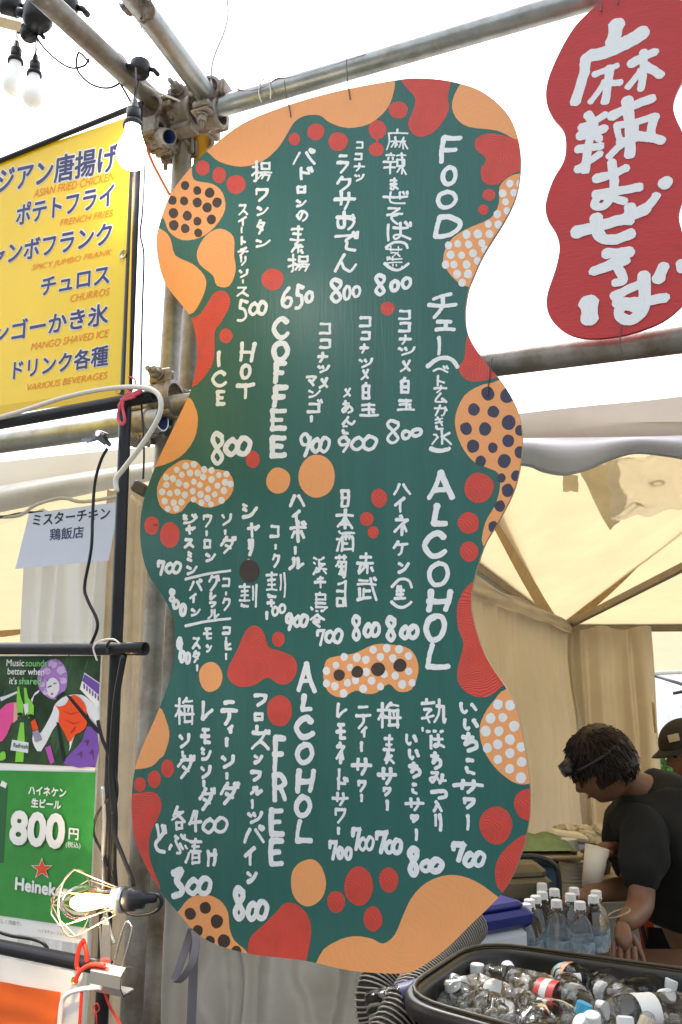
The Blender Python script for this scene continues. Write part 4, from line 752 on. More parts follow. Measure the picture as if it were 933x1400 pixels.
# cage lamp, lying on its side
cb = BW.wp(122, 1233, -.07); ax = (BW.wp(190, 1229, -.05) - cb).normalized(); sd_ = ax.cross(Vector((0, 0, 1))).normalized(); up_ = sd_.cross(ax).normalized()
M = Matrix((sd_, up_, ax)).transposed()
cl_ = empty('cage_lamp', cb, 0, 'glowing filament bulb in a diamond wire cage clipped beside the beer poster', 'lamp')
mb = MB(); k = .00107
AMB = mat('amber_glass', (1, .90, .68), .02, var=.02, trans=1, ior=1.12)
mb.lathe([(.0001, -44 * k), (12 * k, -40 * k), (21 * k, -28 * k), (24 * k, -14 * k), (21 * k, 4 * k), (16 * k, 22 * k), (14 * k, 40 * k)], (0, 0, 0), 24, M); mb.build('bulb_glass', AMB, cl_)
mb = MB(); FIL = mat('filament', (1, .8, .5), .5, emit=(1, .64, .27), es=2.2)
for a in range(0):
    mb.tube([M @ Vector((9 * k * cos(a), 9 * k * sin(a), -25 * k)), M @ Vector((11 * k * cos(a + .3), 11 * k * sin(a + .3), 2 * k)), M @ Vector((8 * k * cos(a + .8), 8 * k * sin(a + .8), 25 * k))], .0034, 8)
mb.lathe([(.0001, -30 * k), (8 * k, -28 * k), (13 * k, -18 * k), (14 * k, -6 * k), (12 * k, 10 * k), (9 * k, 30 * k), (.0001, 34 * k)], (0, 0, 0), 20, M); mb.build('filament', FIL, cl_)
mb = MB(); COP = mat('pale_brass_wire', (.75, .58, .48), .3, .8)
for a in range(6):
    t = a * pi / 3 + .52
    mb.tube([M @ Vector((r_ * k * cos(t), r_ * k * sin(t), z_ * k)) for r_, z_ in ((17, 46), (44, -20), (44, -24), (20, -50), (0, -60))], .0010, 6)
mb.tube([M @ Vector((44 * k * cos(t * pi / 12), 44 * k * sin(t * pi / 12), -22 * k)) for t in range(25)], .0012, 6); mb.build('wire_cage', COP, cl_)
mb = MB(); mb.lathe([(15 * k, 40 * k), (18 * k, 41 * k), (18 * k, 56 * k), (14 * k, 57 * k)], (0, 0, 0), 18, M); mb.build('collar', SIL, cl_)
mb = MB(); mb.lathe([(14 * k, 55 * k), (16 * k, 57 * k), (16 * k, 70 * k), (13 * k, 74 * k), (13 * k, 84 * k), (7 * k, 88 * k), (6 * k, 104 * k), (.0001, 105 * k)], (0, 0, 0), 18, M); mb.build('socket', BPL, cl_)
ll = bpy.data.lights.new('lamp_glow', 'POINT'); ll.energy = .9; ll.color = (1, .72, .42); ll.shadow_soft_size = .012; lo_ = bpy.data.objects.new('lamp_glow', ll); C.objects.link(lo_); lo_.location = cb + ax * .0 - Vector((0, .045, 0))
# bulldog clip
cp = BW.wp(152, 1338, -.035); e = empty('bulldog_clip', cp, -BW.a, 'large shiny bulldog clip on the end of the lowest crossbar', 'clip'); CHR = mat('chrome_steel', (.62, .60, .56), .22, .95, var=.08)
mb = MB(); k2 = .00128; sec = [(14, -12), (-4, -16), (-10, -6), (-10, 8), (-2, 16), (14, 12)]; vs = []
for x in (-24, 24):
    for (yy, zz) in sec: vs.append((x * k2, yy * k2, zz * k2))
mb.add(vs, [(i, i + 1, 7 + i, 6 + i) for i in range(5)]); mb.add([(v[0] * .98, v[1] * .9 + .001, v[2] * .9) for v in vs], [(6 + i, 7 + i, i + 1, i) for i in range(5)]); mb.build('clip_body', CHR, e)
for s_, tilt in ((-1, -.05), (1, .35)):
    mb = MB(); c = Vector((s_ * 9 * k2, 0, 14 * k2)); top = c + Vector((sin(tilt) * 48 * k2, -.004, 46 * k2))
    P = cat([c + Vector((-6 * k2, 0, 0)), c.lerp(top, .5) + Vector((-7 * k2, 0, 0)), top + Vector((-6 * k2, 0, 0)), top + Vector((0, 0, 7 * k2)), top + Vector((7 * k2, 0, 0)), c.lerp(top, .5) + Vector((8 * k2, 0, 0)), c + Vector((7 * k2, 0, 0))], 4)
    mb.tube(P, .0018, 6)
    if s_ < 0: mb.add([c + Vector((-9 * k2, -.001, 0)), c + Vector((9 * k2, -.001, 0)), top + Vector((2 * k2, -.001, 20 * k2)), top + Vector((-2 * k2, -.001, 20 * k2))], [(0, 1, 2, 3)]); 
    mb.build('clip_lever', CHR, e)
# spring clip under the pale tube
sc_ = BW.wp(140, 602, -.02); e = empty('spring_clip', sc_, -BW.a, 'flat dark spring clip under the pale tube holding a black cable', 'clip')
mb = MB(); mb.add([(-.052, 0, .010), (-.02, -.006, .013), (.0, -.006, .012), (.016, -.004, -.008), (.010, -.003, -.012), (-.012, -.006, .004), (-.05, 0, .004)], [(0, 1, 5, 6), (1, 2, 3, 4, 5)]); mb.add([(-.052, .012, .010), (-.02, .006, .013), (.0, .006, .012), (.016, .008, -.008), (.010, .009, -.012), (-.012, .006, .004), (-.05, .012, .004)], [(6, 5, 1, 0), (5, 4, 3, 2, 1)]); mb.build('clip_jaw', mat('dark_steel', (.14, .14, .15), .3, .8), e)
mb = MB(); mb.tube([(-.004, -.008, .012), (-.004, .014, .012)], .006, 10); mb.build('spring', CHR, e)
# spotlight half hidden behind the board's left edge
sp = S.wp(192, 668, -.03); e = empty('floodlight', sp, 0, 'small dark floodlight partly behind the left edge of the green board', 'lamp')
mb = MB(); mb.box((0, 0, 0), (.034, .03, .026), Matrix.Rotation(.5, 3, 'Y'), bev=.004); mb.build('housing', mat('brown_plastic', (.09, .08, .07), .6), e)
mb = MB(); mb.tube([(-.018, -.005, -.018), (-.005, -.005, -.030), (.012, -.005, -.048)], .004, 8); mb.build('arm', mat('cream_plastic', (.7, .6, .42), .5), e)
# ================================================================= ground
GRD = mat('trodden_ground', (.11, .105, .10), .9, scale=2, var=.35, bump=.5, bscale=40, dirt=(.07, .075, .055), dscale=.6)
mb = MB(); N = 40; s_ = 150
mb.add([((i / N - .5) * 2 * s_, (j / N - .4) * 2 * s_, 0) for j in range(N + 1) for i in range(N + 1)], [(j * (N + 1) + i, j * (N + 1) + i + 1, (j + 1) * (N + 1) + i + 1, (j + 1) * (N + 1) + i) for j in range(N) for i in range(N)])
mb.build('ground', GRD, kind='structure')
# ================================================================= tent on the right
CAN = mat('tent_canopy_fabric', (.80, .76, .66), .8, var=.07, scale=2.2, tcol=(.75, .62, .40), translucent=.36, bump=1, bscale=3.5, stretch=(1, 1, 3))
CANW = mat('tent_white_fabric', (.80, .77, .70), .8, var=.05, scale=4, translucent=.30, bump=.3, bscale=14)
SEAM = mat('tent_seam_webbing', (.50, .36, .18), .85, translucent=.25)
FRM = mat('tent_frame_metal', (.26, .22, .16), .5, .4)
CUR = mat('curtain_fabric', (.56, .50, .40), .85, var=.07, scale=3, translucent=.22, tcol=(.60, .48, .32), bump=.3, bscale=30)
tent = empty('market_tent', (1.7, 4.4, 0), 0, 'tent on the right with a yellow lit canopy above the stall workers', 'tent')
TO = Vector((1.7, 4.4, 0))
Bk = at(765, 857, 6.4); ze = Bk.z
Bm = atz(600, 790, ze)                                     # left beam direction
ld = (Bm - Bk).normalized()
FY = 2.12
Af = Bk + ld * ((Bk.y - FY) / -ld.y); Af.z = 2.15
Cb = at(1500, 853, 6.4); Cb.z = ze
Df = at(1700, 480, FY); Df.z = 2.15
Pk = at(1190, 558, 4.5)
def soft(mb, a, b, c, n=14, sag=.05, seed=0):              # a sagging triangular panel
    idx = {}; vs = []
    for i in range(n + 1):
        for j in range(n + 1 - i):
            u, v = i / n, j / n; w = 1 - u - v; p = a * w + b * u + c * v
            e = u * v * w * 27; p = p - Vector((0, 0, sag * e)) + Vector((0, 0, .012 * noise.noise(p * 2.2 + Vector((seed, 0, 0))) * min(1, e * 3)))
            idx[i, j] = len(vs); vs.append(p - TO)
    F = []
    for i in range(n):
        for j in range(n - i):
            F.append((idx[i, j], idx[i + 1, j], idx[i, j + 1]))
            if j < n - i - 1: F.append((idx[i + 1, j], idx[i + 1, j + 1], idx[i, j + 1]))
    mb.add(vs, F, 0, True)
for nm, (a, b, c) in (('l', (Af, Bk, Pk)), ('b', (Bk, Cb, Pk)), ('f', (Af, Df, Pk)), ('r', (Cb, Df, Pk))):
    mb = MB(); soft(mb, a, b, c, seed=ord(nm)); mb.build('canopy_panel', CAN, tent)
def strip(p, q, w, nm, m, par, o, n=12, nrm=Vector((0, 1, 0)), dz=-.012):
    mb = MB(); d = (q - p).normalized(); s2 = d.cross(nrm).normalized() * w; vs = []
    for i in range(n + 1):
        c = p.lerp(q, i / n) - o + Vector((0, 0, dz - .045 * sin(pi * i / n))); vs += [c - s2, c + s2]
    mb.add(vs, [(2 * i, 2 * i + 1, 2 * i + 3, 2 * i + 2) for i in range(n)]); return mb.build(nm, m, par)
def hit(px, py, a, b, c):
    n = (b - a).cross(c - a); return atp(px, py, a, n)
strip(Bk, hit(672, 690, Af, Bk, Pk), .045, 'seam', SEAM, tent, TO); strip(Bk, hit(940, 682, Bk, Cb, Pk), .045, 'seam', SEAM, tent, TO)
def bar(p, q, w, h, nm, m, par, o):
    mb = MB(); d = (q - p).normalized(); up2 = Vector((0, 0, 1)); s2 = d.cross(up2).normalized(); up3 = s2.cross(d)
    M = Matrix((s2, d, up3)).transposed(); mb.box((p + q) / 2 - o, (w, (q - p).length, h), M, bev=.006); return mb.build(nm, m, par)
bar(Bk, Af, .05, .075, 'eave_beam', FRM, tent, TO); bar(Bk, Cb, .05, .075, 'eave_beam', FRM, tent, TO)
h2 = at(960, 762, 4.9); bar(Bk - Vector((0, 0, .02)), h2, .035, .05, 'roof_strut', FRM, tent, TO); bar(h2, h2 + (h2 - Bk) * .8, .035, .05, 'roof_strut', FRM, tent, TO)
mb = MB(); mb.box(Bk - TO + Vector((0, -.02, .0)), (.11, .11, .12), bev=.012); mb.build('corner_joint', mat('joint_plastic', (.05, .045, .04), .5), tent)
mb = MB(); mb.box(Bk - TO - Vector((0, 0, ze / 2)), (.085, .085, ze - .12), bev=.008); mb.build('tent_leg', FRM, tent)
# front valance: flat band over a rolled up side sheet with a wavy hem
def band(mb, x0, x1, ztop, zbot, Y, n=60, belly=0.0, wav=0.0, o=TO, thick=0):
    vs = []; m = 7
    for i in range(n + 1):
        u = i / n; x = x0 + (x1 - x0) * u
        for j in range(m + 1):
            v = j / m; zt, zb = ztop(x), zbot(x)
            z = zt + (zb - zt) * v
            y = Y - belly * sin(pi * v) + wav * noise.noise(Vector((x * 3, z * 6, Y * 7)))
            vs.append(Vector((x, y, z)) - o)
    mb.add(vs, [(i * (m + 1) + j, (i + 1) * (m + 1) + j, (i + 1) * (m + 1) + j + 1, i * (m + 1) + j + 1) for i in range(n) for j in range(m)], 0, True)
def zpx(px, py, Y): return at(px, py, Y).z
vx0, vx1 = at(560, 600, FY).x, at(1250, 600, FY).x
def lin(p, q, Y): a, b = at(*p, Y), at(*q, Y); return lambda x: a.z + (b.z - a.z) * (x - a.x) / (b.x - a.x)
zt, zm = lin((710, 566), (933, 541), FY), lin((710, 612), (933, 603), FY)
hem = [(560, 650), (640, 640), (712, 640), (740, 649), (768, 653), (800, 645), (830, 632), (862, 624), (900, 627), (933, 633), (1000, 650), (1250, 640)]
HP = cat([(*[at(a, b, FY).x, at(a, b, FY).z], 0) for a, b in hem], 6)
def zh(x):
    for p, q in zip(HP, HP[1:]):
        if p.x <= x <= q.x: return p.y + (q.y - p.y) * (x - p.x) / max(1e-6, q.x - p.x)
    return HP[-1].y
mb = MB(); band(mb, vx0, vx1, zt, lambda x: zm(x) - .01, FY, belly=.01, wav=.02); mb.build('valance', mat('valance_fabric', (.70, .62, .52), .85, translucent=.12, var=.05, bump=.3, bscale=20), tent)
roll = MB(); band(roll, vx0, vx1, lambda x: zm(x) + .012, zh, FY - .03, belly=.045, wav=.03); tag(roll.build('rolled_tent_wall', mat('rolled_white_sheet', (.78, .76, .76), .6, translucent=.1, var=.05, bump=.3, bscale=20)), 'white tent wall rolled up under the right tent eave with a wavy hem', 'tent wall').location = TO
hm_ = MB(); c0 = Vector(HP[0].xyz); hm_.tube([Vector((p.x, FY - .034, p.y + .004)) - TO for p in HP], .0075, 8); hm_.build('hem_piping', mat('clear_piping', (.62, .60, .56), .25, trans=.3), tent)
# sunlit roof slope above the valance is hidden from below; clear vinyl hanging behind the valance
VIN = mat('clear_vinyl', (.92, .90, .84), .12, trans=.75, ior=1.12, var=.04, scale=6, bump=.5, bscale=12, translucent=.25)
def sheet3(pts, wav, nm, m, label, n=16, seed=0, cat_='sheet', loc=True):
    tl, tr, br, bl = pts; mb = MB(); c = (tl + br) / 2; vs = []
    for i in range(n + 1):
        for j in range(n + 1):
            u, v = j / n, i / n; p = tl.lerp(tr, u).lerp(bl.lerp(br, u), v)
            p = p + Vector((0, 1, 0)) * wav * noise.noise(Vector((u * 4 + seed, v * 3, seed))) + Vector((0, 0, 1)) * wav * .5 * noise.noise(Vector((u * 5, seed, v * 2)))
            vs.append(p - c)
    mb.add(vs, [(i * (n + 1) + j, (i + 1) * (n + 1) + j, (i + 1) * (n + 1) + j + 1, i * (n + 1) + j + 1) for i in range(n) for j in range(n)], 0, True)
    o = mb.build(nm, m); o.location = c; return tag(o, label, cat_)
Yv = 2.3
sheet3([at(825, 628, Yv), at(1010, 600, Yv), at(1010, 680, Yv), at(838, 712, Yv)], .08, 'vinyl_sheet', VIN, 'crumpled clear vinyl sheet hanging under the right tent eave', 24, 3)
FLP = mat('flap_fabric', (.80, .70, .50), .8, translucent=.4)
sheet3([at(790, 640, Yv + .1), at(845, 632, Yv + .1), at(858, 703, Yv + .1), at(834, 725, Yv + .1)], .02, 'tent_flap', FLP, 'folded triangular fabric flap left of the crumpled vinyl', 8, 5)
sheet3([at(770, 650, Yv + .1), at(791, 650, Yv + .1), at(791, 673, Yv + .1), at(770, 672, Yv + .1)], .01, 'tent_flap', FLP, 'short square fabric tab under the wavy white hem', 4, 6)
# curtains with folds
def curtain(p, q, ztop, zbot, folds, amp, m, label, seed=0, gather=0, hem_scallop=.03, par=None, n=150, leanx=0, fine=.10):
    rng = random.Random(seed); d = (q - p); d.z = 0; L = d.length; d.normalize(); nr = Vector((d.y, -d.x, 0)); c = (p + q) / 2; c.z = (ztop + zbot) / 2
    ph = [rng.uniform(0, 6) for _ in range(5)]; vs = []; rows = 16
    for i in range(n + 1):
        u = i / n
        f = sin(2 * pi * folds * u + ph[0] + 1.2 * sin(2 * pi * u * 1.7 + ph[1])) * .75 + sin(2 * pi * folds * 2.3 * u + ph[2]) * fine + noise.noise(Vector((u * folds * .8, seed, 0))) * .7
        for j in range(rows + 1):
            v = j / rows; z = ztop + (zbot - ztop) * v + .035 - hem_scallop * (sin(2 * pi * folds * .5 * u + ph[3]) * .5) * (1 - v)
            k = amp * (.45 + .8 * v) ; pos = p + d * (L * (u + leanx * v * (u - .5) + .012 * noise.noise(Vector((u * 7, v * 3, seed)))))
            pos = Vector((pos.x, pos.y, z)) + nr * (f * k + .03 * noise.noise(Vector((u * 5, v * 4, seed + 9))) + .006 * noise.noise(Vector((u * 9 * L, v * 14, seed + 3))))
            vs.append(pos - c)
    mb = MB(); mb.add(vs, [(i * (rows + 1) + j, (i + 1) * (rows + 1) + j, (i + 1) * (rows + 1) + j + 1, i * (rows + 1) + j + 1) for i in range(n) for j in range(rows)], 0, True)
    o = mb.build('curtain', m); o.location = c; return tag(o, label, 'curtain')
zc = ze - .05
g = Vector((.05, -.05, 0))
curtain(Bk + ld * .06 + g, Bk + ld * 3.6 + g, zc, .05, 15, .055, CUR, 'beige curtain along the left side of the right tent, next to the green board', 2)
X = lambda px, Y=6.3: at(px, 870, Y)
curtain(X(772), X(893), zc, .05, 4, .07, CUR, 'beige curtain on the back wall behind the bending man', 5)
mb = MB(); a, b = X(772, 6.27), X(893, 6.27)
TP = mat('curtain_header_tape', (.30, .24, .16), .8)
sheet3([Bk + ld * .1 + g + Vector((.03, -.03, .02)), Bk + ld * 3.4 + g + Vector((.03, -.03, .02)), Bk + ld * 3.4 + g + Vector((.03, -.03, -.06)), Bk + ld * .1 + g + Vector((.03, -.03, -.06))], .04, 'curtain_header', CUR, 'gathered header tape along the top of the side curtain', 40, 8, 'curtain tape')
# back wall below and right of the opening, next tent beyond
sheet3([at(893, 1105, 6.35), at(1500, 1105, 6.35), at(1500, 1320, 6.35), at(893, 1320, 6.35)], .02, 'tent_wall', CUR, 'low beige tent wall behind the two workers', 20, 4, 'tent wall')
sheet3([at(640, 1120, 6.5), at(900, 1120, 6.5), at(900, 1560, 6.5), at(640, 1560, 6.5)], .02, 'tent_wall', CUR, 'lower back wall of the right tent behind the cooler', 8, 4, 'tent wall')
sheet3([at(880, 860, 8.0), at(1400, 820, 8.0), at(1400, 905, 8.0), at(880, 917, 8.0)], .02, 'far_canopy', CAN, 'yellow canopy of the next tent seen through the opening', 10, 12, 'tent')
sheet3([at(886, 925, 9.5), at(1300, 915, 9.5), at(1300, 1180, 9.5), at(886, 1180, 9.5)], .25, 'tent_wall', mat('white_vinyl_wall', (.80, .80, .80), .3, translucent=.45, bump=.5, bscale=3), 'white vinyl wall of the far tent behind the capped worker', 24, 15, 'tent wall')
pipe('tent_bar', at(880, 921, 7.9), at(1200, 905, 7.9), .02, WPR, 'white bar at the far tent eave', 'tent bar'); pipe('tent_bar', at(896, 924, 8.2), at(960, 944, 7.4), .014, BLK, 'thin black strut below the far tent eave', 'tent bar'); pipe('tent_bar', at(921, 948, 8.2), at(990, 934, 8.2), .014, BLK, 'short black strut above the capped worker', 'tent bar')
cable('cable_tie', [(893, 960, 0), (895, 985, 0), (897, 1002, 0)], .01, mat('curtain_cord', (.5, .38, .18), .8), 'tan cord hanging at the right curtain edge', 'cord', Wall(893, 960, 6.2, 0))
# bush
LEAF = mat('leaf_green', (.07, .19, .035), .6, var=.4, scale=3, translucent=.3)
def bush(c, r, n, label, name='bush'):
    e = empty(name, (c.x, c.y, 0), 0, label, 'bush'); mb = MB(); rng = random.Random(3)
    for i in range(n):
        d = Vector((rng.gauss(0, 1), rng.gauss(0, 1), rng.gauss(0, 1))).normalized() * r * (rng.random() ** .4) * (1 + .25 * noise.noise(Vector((i * .01, 2, 1)))); p = Vector((0, 0, c.z)) + d
        a, b = Vector((rng.gauss(0, 1), rng.gauss(0, 1), rng.gauss(0, 1))).normalized(), Vector((rng.gauss(0, 1), rng.gauss(0, 1), rng.gauss(0, 1))).normalized(); s = r * rng.uniform(.05, .11); b = a.cross(b).normalized()
        mb.add([p - a * s, p + b * s * .5, p + a * s, p - b * s * .5], [(0, 1, 2, 3)])
    mb.build('foliage', LEAF, e, 'stuff'); t = MB(); t.tube([(0, 0, 0), (.02, 0, c.z * .5), (0, 0, c.z)], [.06, .04, .02], 8); t.build('stem', mat('bark', (.10, .07, .04), .9), e)
bush(at(915, 1062, 8.6), .36, 2600, 'rounded green bush outside, seen beside the worker in the cap')
# ================================================================= tent on the left
LT = empty('market_tent', (-1.5, 3.5, 0), 0, 'white roofed tent at the left behind the poles and paper sign', 'tent'); LO = Vector((-1.5, 3.5, 0)); LY = 2.35
x0, x1 = at(-260, 640, LY).x, at(215, 640, LY).x
z0, z1 = lin((0, 633), (200, 611), LY), lin((0, 672), (200, 640), LY); z2 = lin((0, 706), (200, 663), LY)
VF = mat('valance_left_fabric', (.72, .68, .60), .85, translucent=.15, var=.04, bump=.3, bscale=15)
mb = MB(); band(mb, x0, x1, z0, lambda x: z1(x) - .005, LY, belly=.01, wav=.02, o=LO); mb.build('valance', VF, LT)
mb = MB(); band(mb, x0, x1, lambda x: z1(x) + .008, z2, LY - .02, belly=.035, wav=.03, o=LO); mb.build('valance_roll', mat('left_roll_fabric', (.80, .79, .76), .7, translucent=.1, bump=.3, bscale=15), LT)
mb = MB(); mb.tube([q - LO for q in cat([at(-60, 704, LY - .04), at(20, 706, LY - .05), at(50, 690, LY - .06), (at(85, 681, LY - .06)), at(115, 686, LY - .05), at(170, 677, LY - .05)], 6)], .005, 8); mb.build('hem_piping', CANW, LT)
a, b, c_, d_ = at(-260, 700, LY), at(215, 640, LY), at(140, 890, 5.2), at(-500, 900, 5.2)
mb = MB(); soft(mb, a - LO + TO, b - LO + TO, d_ - LO + TO, 10, .04); mb.build('canopy_panel', CAN, LT); mb = MB(); soft(mb, b - LO + TO, c_ - LO + TO, d_ - LO + TO, 10, .04); mb.build('canopy_panel', CAN, LT)
strip(at(-60, 842, 4.4), at(40, 856, 4.4), .02, 'seam', SEAM, LT, LO, 6)
sheet3([at(-500, 880, 5.3), at(130, 880, 5.3), at(130, 1700, 5.3), at(-500, 1700, 5.3)], .03, 'tent_wall', mat('tan_wall_fabric', (.55, .42, .24), .85, translucent=.3), 'tan back wall of the left tent', 8, 21, 'tent wall')
WCU = mat('white_curtain_fabric', (.88, .88, .87), .8, translucent=.22, var=.015, bump=.2, bscale=30)
ct = at(120, 765, 2.3)
curtain(at(28, 890, 2.30), at(140, 890, 2.30), at(60, 720, 2.3).z, at(60, 1440, 2.3).z, 4.2, .030, WCU, 'white bunched curtain hanging below the paper sign', 11, n=160, fine=0)
curtain(at(136, 890, 2.34), at(205, 890, 2.38), at(170, 680, 2.34).z, .3, 2.5, .02, mat('beige_strip_fabric', (.66, .56, .42), .85, translucent=.2), 'beige curtain strip between the black pole and the steel upright', 12, n=60)
cable('cable_tie', [(-60, 712, 0), (0, 707, 0), (33, 701, 0), (80, 700, 0)], .003, BC, 'thin black cord under the left tent eave', 'cord', Wall(0, 705, 2.3, 0))
# grey sheet and clear vinyl under the board
GSH = mat('grey_beige_sheet', (.42, .39, .34), .75, translucent=.2, var=.12, scale=4, bump=.3, bscale=14, dirt=(.30, .24, .17), dscale=3)
curtain(at(225, 1290, 2.12), at(330, 1290, 2.12), at(230, 1130, 2.12).z, .3, 2, .025, GSH, 'grey beige tent sheet under the lower left of the board', 31, n=70)
curtain(at(322, 1290, 2.16), at(500, 1290, 2.16), at(330, 1200, 2.16).z, .3, 1.8, .06, GSH, 'brownish beige folded sheet behind the clear vinyl below the board', 33, n=90)
ICE = mat('ice_piece', (.95, .97, 1), .15, trans=.85, ior=1.2, var=.02)
VIN2 = mat('clear_vinyl_wrap', (.86, .86, .86), .14, trans=.82, ior=1.25, var=.02, bump=1, bscale=5)
sheet3([at(262, 1250, 2.02), at(492, 1290, 2.02), at(490, 1560, 2.02), at(255, 1560, 2.02)], .05, 'vinyl_sheet', VIN2, 'clear creased vinyl sheet hanging below the board bottom edge', 30, 41)
# ================================================================= ribbed hoses
HB = mat('hose_dark', (.025, .02, .018), .6); HC = mat('hose_cream', (.36, .32, .28), .6)
def hose(pts, r, label, turns):
    P = cat(pts, 16); c = P[0].copy(); e = empty('ribbed_hose', c, 0, label, 'hose', 'striped hoses beside the tub')
    mb = MB(); mb.tube([p - c for p in P], r * .94, 20); mb.build('hose_wall', HB, e)
    L = [0]
    for i in range(1, len(P)): L.append(L[-1] + (P[i] - P[i - 1]).length)
    H2 = []; n = turns * 16; up4 = Vector((0, 0, 1))
    for k in range(n + 1):
        s = L[-1] * k / n; i = max(0, min(len(P) - 2, next((q for q in range(len(L) - 1) if L[q + 1] >= s), len(P) - 2)))
        t = (s - L[i]) / max(1e-9, L[i + 1] - L[i]); p = P[i].lerp(P[i + 1], t); d = (P[min(i + 2, len(P) - 1)] - P[i]).normalized()
        a = d.cross(Vector((0, 1, .2))).normalized(); b = d.cross(a); th = 2 * pi * k / 16
        H2.append(p - c + (a * cos(th) + b * sin(th)) * r)
    mb = MB(); mb.tube(H2, .0019, 5); mb.build('spiral_rib', HC, e)
hose([at(560, 1470, 1.98), at(522, 1400, 2.0), at(520, 1350, 2.02), at(560, 1300, 2.08), at(600, 1260, 2.2)], .047, 'left of two black and cream ribbed hoses under the board bottom', 64)
hose([at(590, 1500, 1.86), at(528, 1440, 1.88), at(560, 1370, 1.95), at(600, 1310, 2.1), at(645, 1262, 2.24)], .043, 'right of two black and cream ribbed hoses, touching the tub', 64)
# ================================================================= table, tub of drinks
TBL = mat('dark_table_top', (.10, .055, .035), .5, var=.2, scale=6)
tt = empty('folding_table', (.75, 2.25, 0), 0, 'dark brown table carrying the black tub and the row of water bottles', 'table')
mb = MB(); mb.box((.05, .02, .69), (1.3, 1.3, .03), bev=.004); mb.build('table_top', TBL, tt)
for sx in (-.5, .6):
    for sy in (-.5, .55): m2 = MB(); m2.tube([(sx, sy, 0), (sx, sy, .675)], .016, 10); m2.build('leg', BLK, tt)
tt2 = empty('folding_table', (1.25, 3.75, 0), 0, 'pale table at the back carrying the blue cooler and cups', 'table')
mb = MB(); mb.box((0, 0, .76), (1.9, .7, .035), bev=.004); mb.build('table_top', mat('pale_table_top', (.50, .38, .22), .55), tt2)
for sx in (-.85, .85):
    for sy in (-.3, .3): m2 = MB(); m2.tube([(sx, sy, 0), (sx, sy, .745)], .016, 10); m2.build('leg', BLK, tt2)
zr = .935
cn = [atz(px, py, zr) for px, py in ((654, 1290), (1010, 1339), (1080, 1508), (548, 1361))]
def rrect(cs, rad, z, inset=0, k=6):
    m = sum(cs, Vector()) / 4; out = []
    for i in range(4):
        c, p, n_ = cs[i], cs[i - 1], cs[(i + 1) % 4]; dp, dn = (p - c).normalized(), (n_ - c).normalized(); cc = c + (dp + dn) * inset
        a, b = cc + dp * rad, cc + dn * rad
        for j in range(k + 1): t = j / k; out.append(Vector((*(a * (1 - t) ** 2 + cc * 2 * t * (1 - t) + b * t * t).xy, z)))
    return out
TUBM = mat('tub_black_plastic', (.018, .015, .012), .35, var=.3, scale=8, bump=.15, bscale=40)
TC = sum(cn, Vector()) / 4; TC.z = 0
tub = empty('drinks_tub', TC, 0, 'wide black plastic tub full of iced water and floating plastic bottles', 'tub')
lev = [(.030, .115, .71), (.015, .115, .76), (0, .11, zr - .035), (-.018, .11, zr - .034), (-.020, .11, zr - .004), (-.010, .11, zr), (.006, .11, zr - .003), (.010, .11, zr - .015), (.014, .11, zr - .05), (.03, .115, .73)]
mb = MB(); rings = [[q - TC for q in rrect(cn, rad, z, ins)] for ins, rad, z in lev]; nn = len(rings[0])
b = mb.add([q for r_ in rings for q in r_], [(i * nn + k, i * nn + (k + 1) % nn, (i + 1) * nn + (k + 1) % nn, (i + 1) * nn + k) for i in range(len(rings) - 1) for k in range(nn)], 0, True)
mb.f.append([b + k for k in range(nn)]); mb.m.append(0); mb.sm.append(False); mb.f.append([b + (len(rings) - 1) * nn + k for k in range(nn)]); mb.m.append(0); mb.sm.append(False)
mb.build('tub_shell', TUBM, tub)
mb = MB(); rg = [q - TC for q in rrect(cn, .115, zr + .004, -.006)]; mb.tube(rg + [rg[0]], .004, 6, cap=False); mb.build('rolled_rim', mat('rim_brown_black', (.05, .038, .022), .35), tub)
zw = zr - .052
WAT = mat('iced_water', (.09, .07, .04), .04, var=.5, scale=12, bump=.9, bscale=26, spec=.9)
mb = MB(); wr = [q - TC for q in rrect(cn, .115, zw, .016)]; mb.add(wr, [list(range(nn))]); o = mb.build('water_surface', WAT, tub)
PET = mat('clear_plastic', (.97, .97, .96), .04, var=.01, trans=1, ior=1.18)
PETW = mat('bottle_water', (.86, .93, .95), .02, var=.02, trans=1, ior=1.2)
CAPW = mat('white_cap_plastic', (.80, .80, .78), .4, var=.03)
def ribf(k): return 1 + .035 * (k % 2)
BP = [(.0001, 0), (.024, 0), (.0315, .006), (.0325, .02), (.031, .028), (.0325, .036), (.0325, .06), (.031, .064), (.0325, .068), (.0325, .115), (.031, .119), (.0325, .123), (.032, .138), (.027, .157), (.018, .172), (.0135, .179), (.0135, .187), (.0165, .189), (.0165, .192), (.0125, .193), (.0125, .198)]
def bottle(p, label, lab=None, cap=CAPW, rot=(0, 0, 0), sc=1, grp='plastic bottles floating in the tub', deco=None, capon=True):
    e = empty('plastic_bottle', p, 0, label, 'bottle', grp); e.rotation_euler = rot; e.scale = (sc,) * 3
    mb = MB(); mb.lathe(BP, (0, 0, 0), 18); mb.build('bottle_body', PET, e)
    if capon:
        mb = MB(); mb.tube([(0, 0, .1935), (0, 0, .2105)], [.0152, .0148], 24, prof=ribf, smooth=False); mb.tube([(0, 0, .2105), (0, 0, .2125)], [.0148, .013], 24); mb.build('cap', cap, e)
    if lab:
        mb = MB(); mb.lathe([(.0331, .069), (.0331, .113)], (0, 0, 0), 20); mb.build('label_band', lab, e)
        if deco:
            mb = MB(); mb.lathe([(.0334, .082), (.0334, .097)], (0, 0, 0), 20); mb.build('label_stripe', deco, e)
    return e
def labmat(n, c1, c2): return mat('label_' + n, c1, .35, col2=c2, var=0, scale=60)
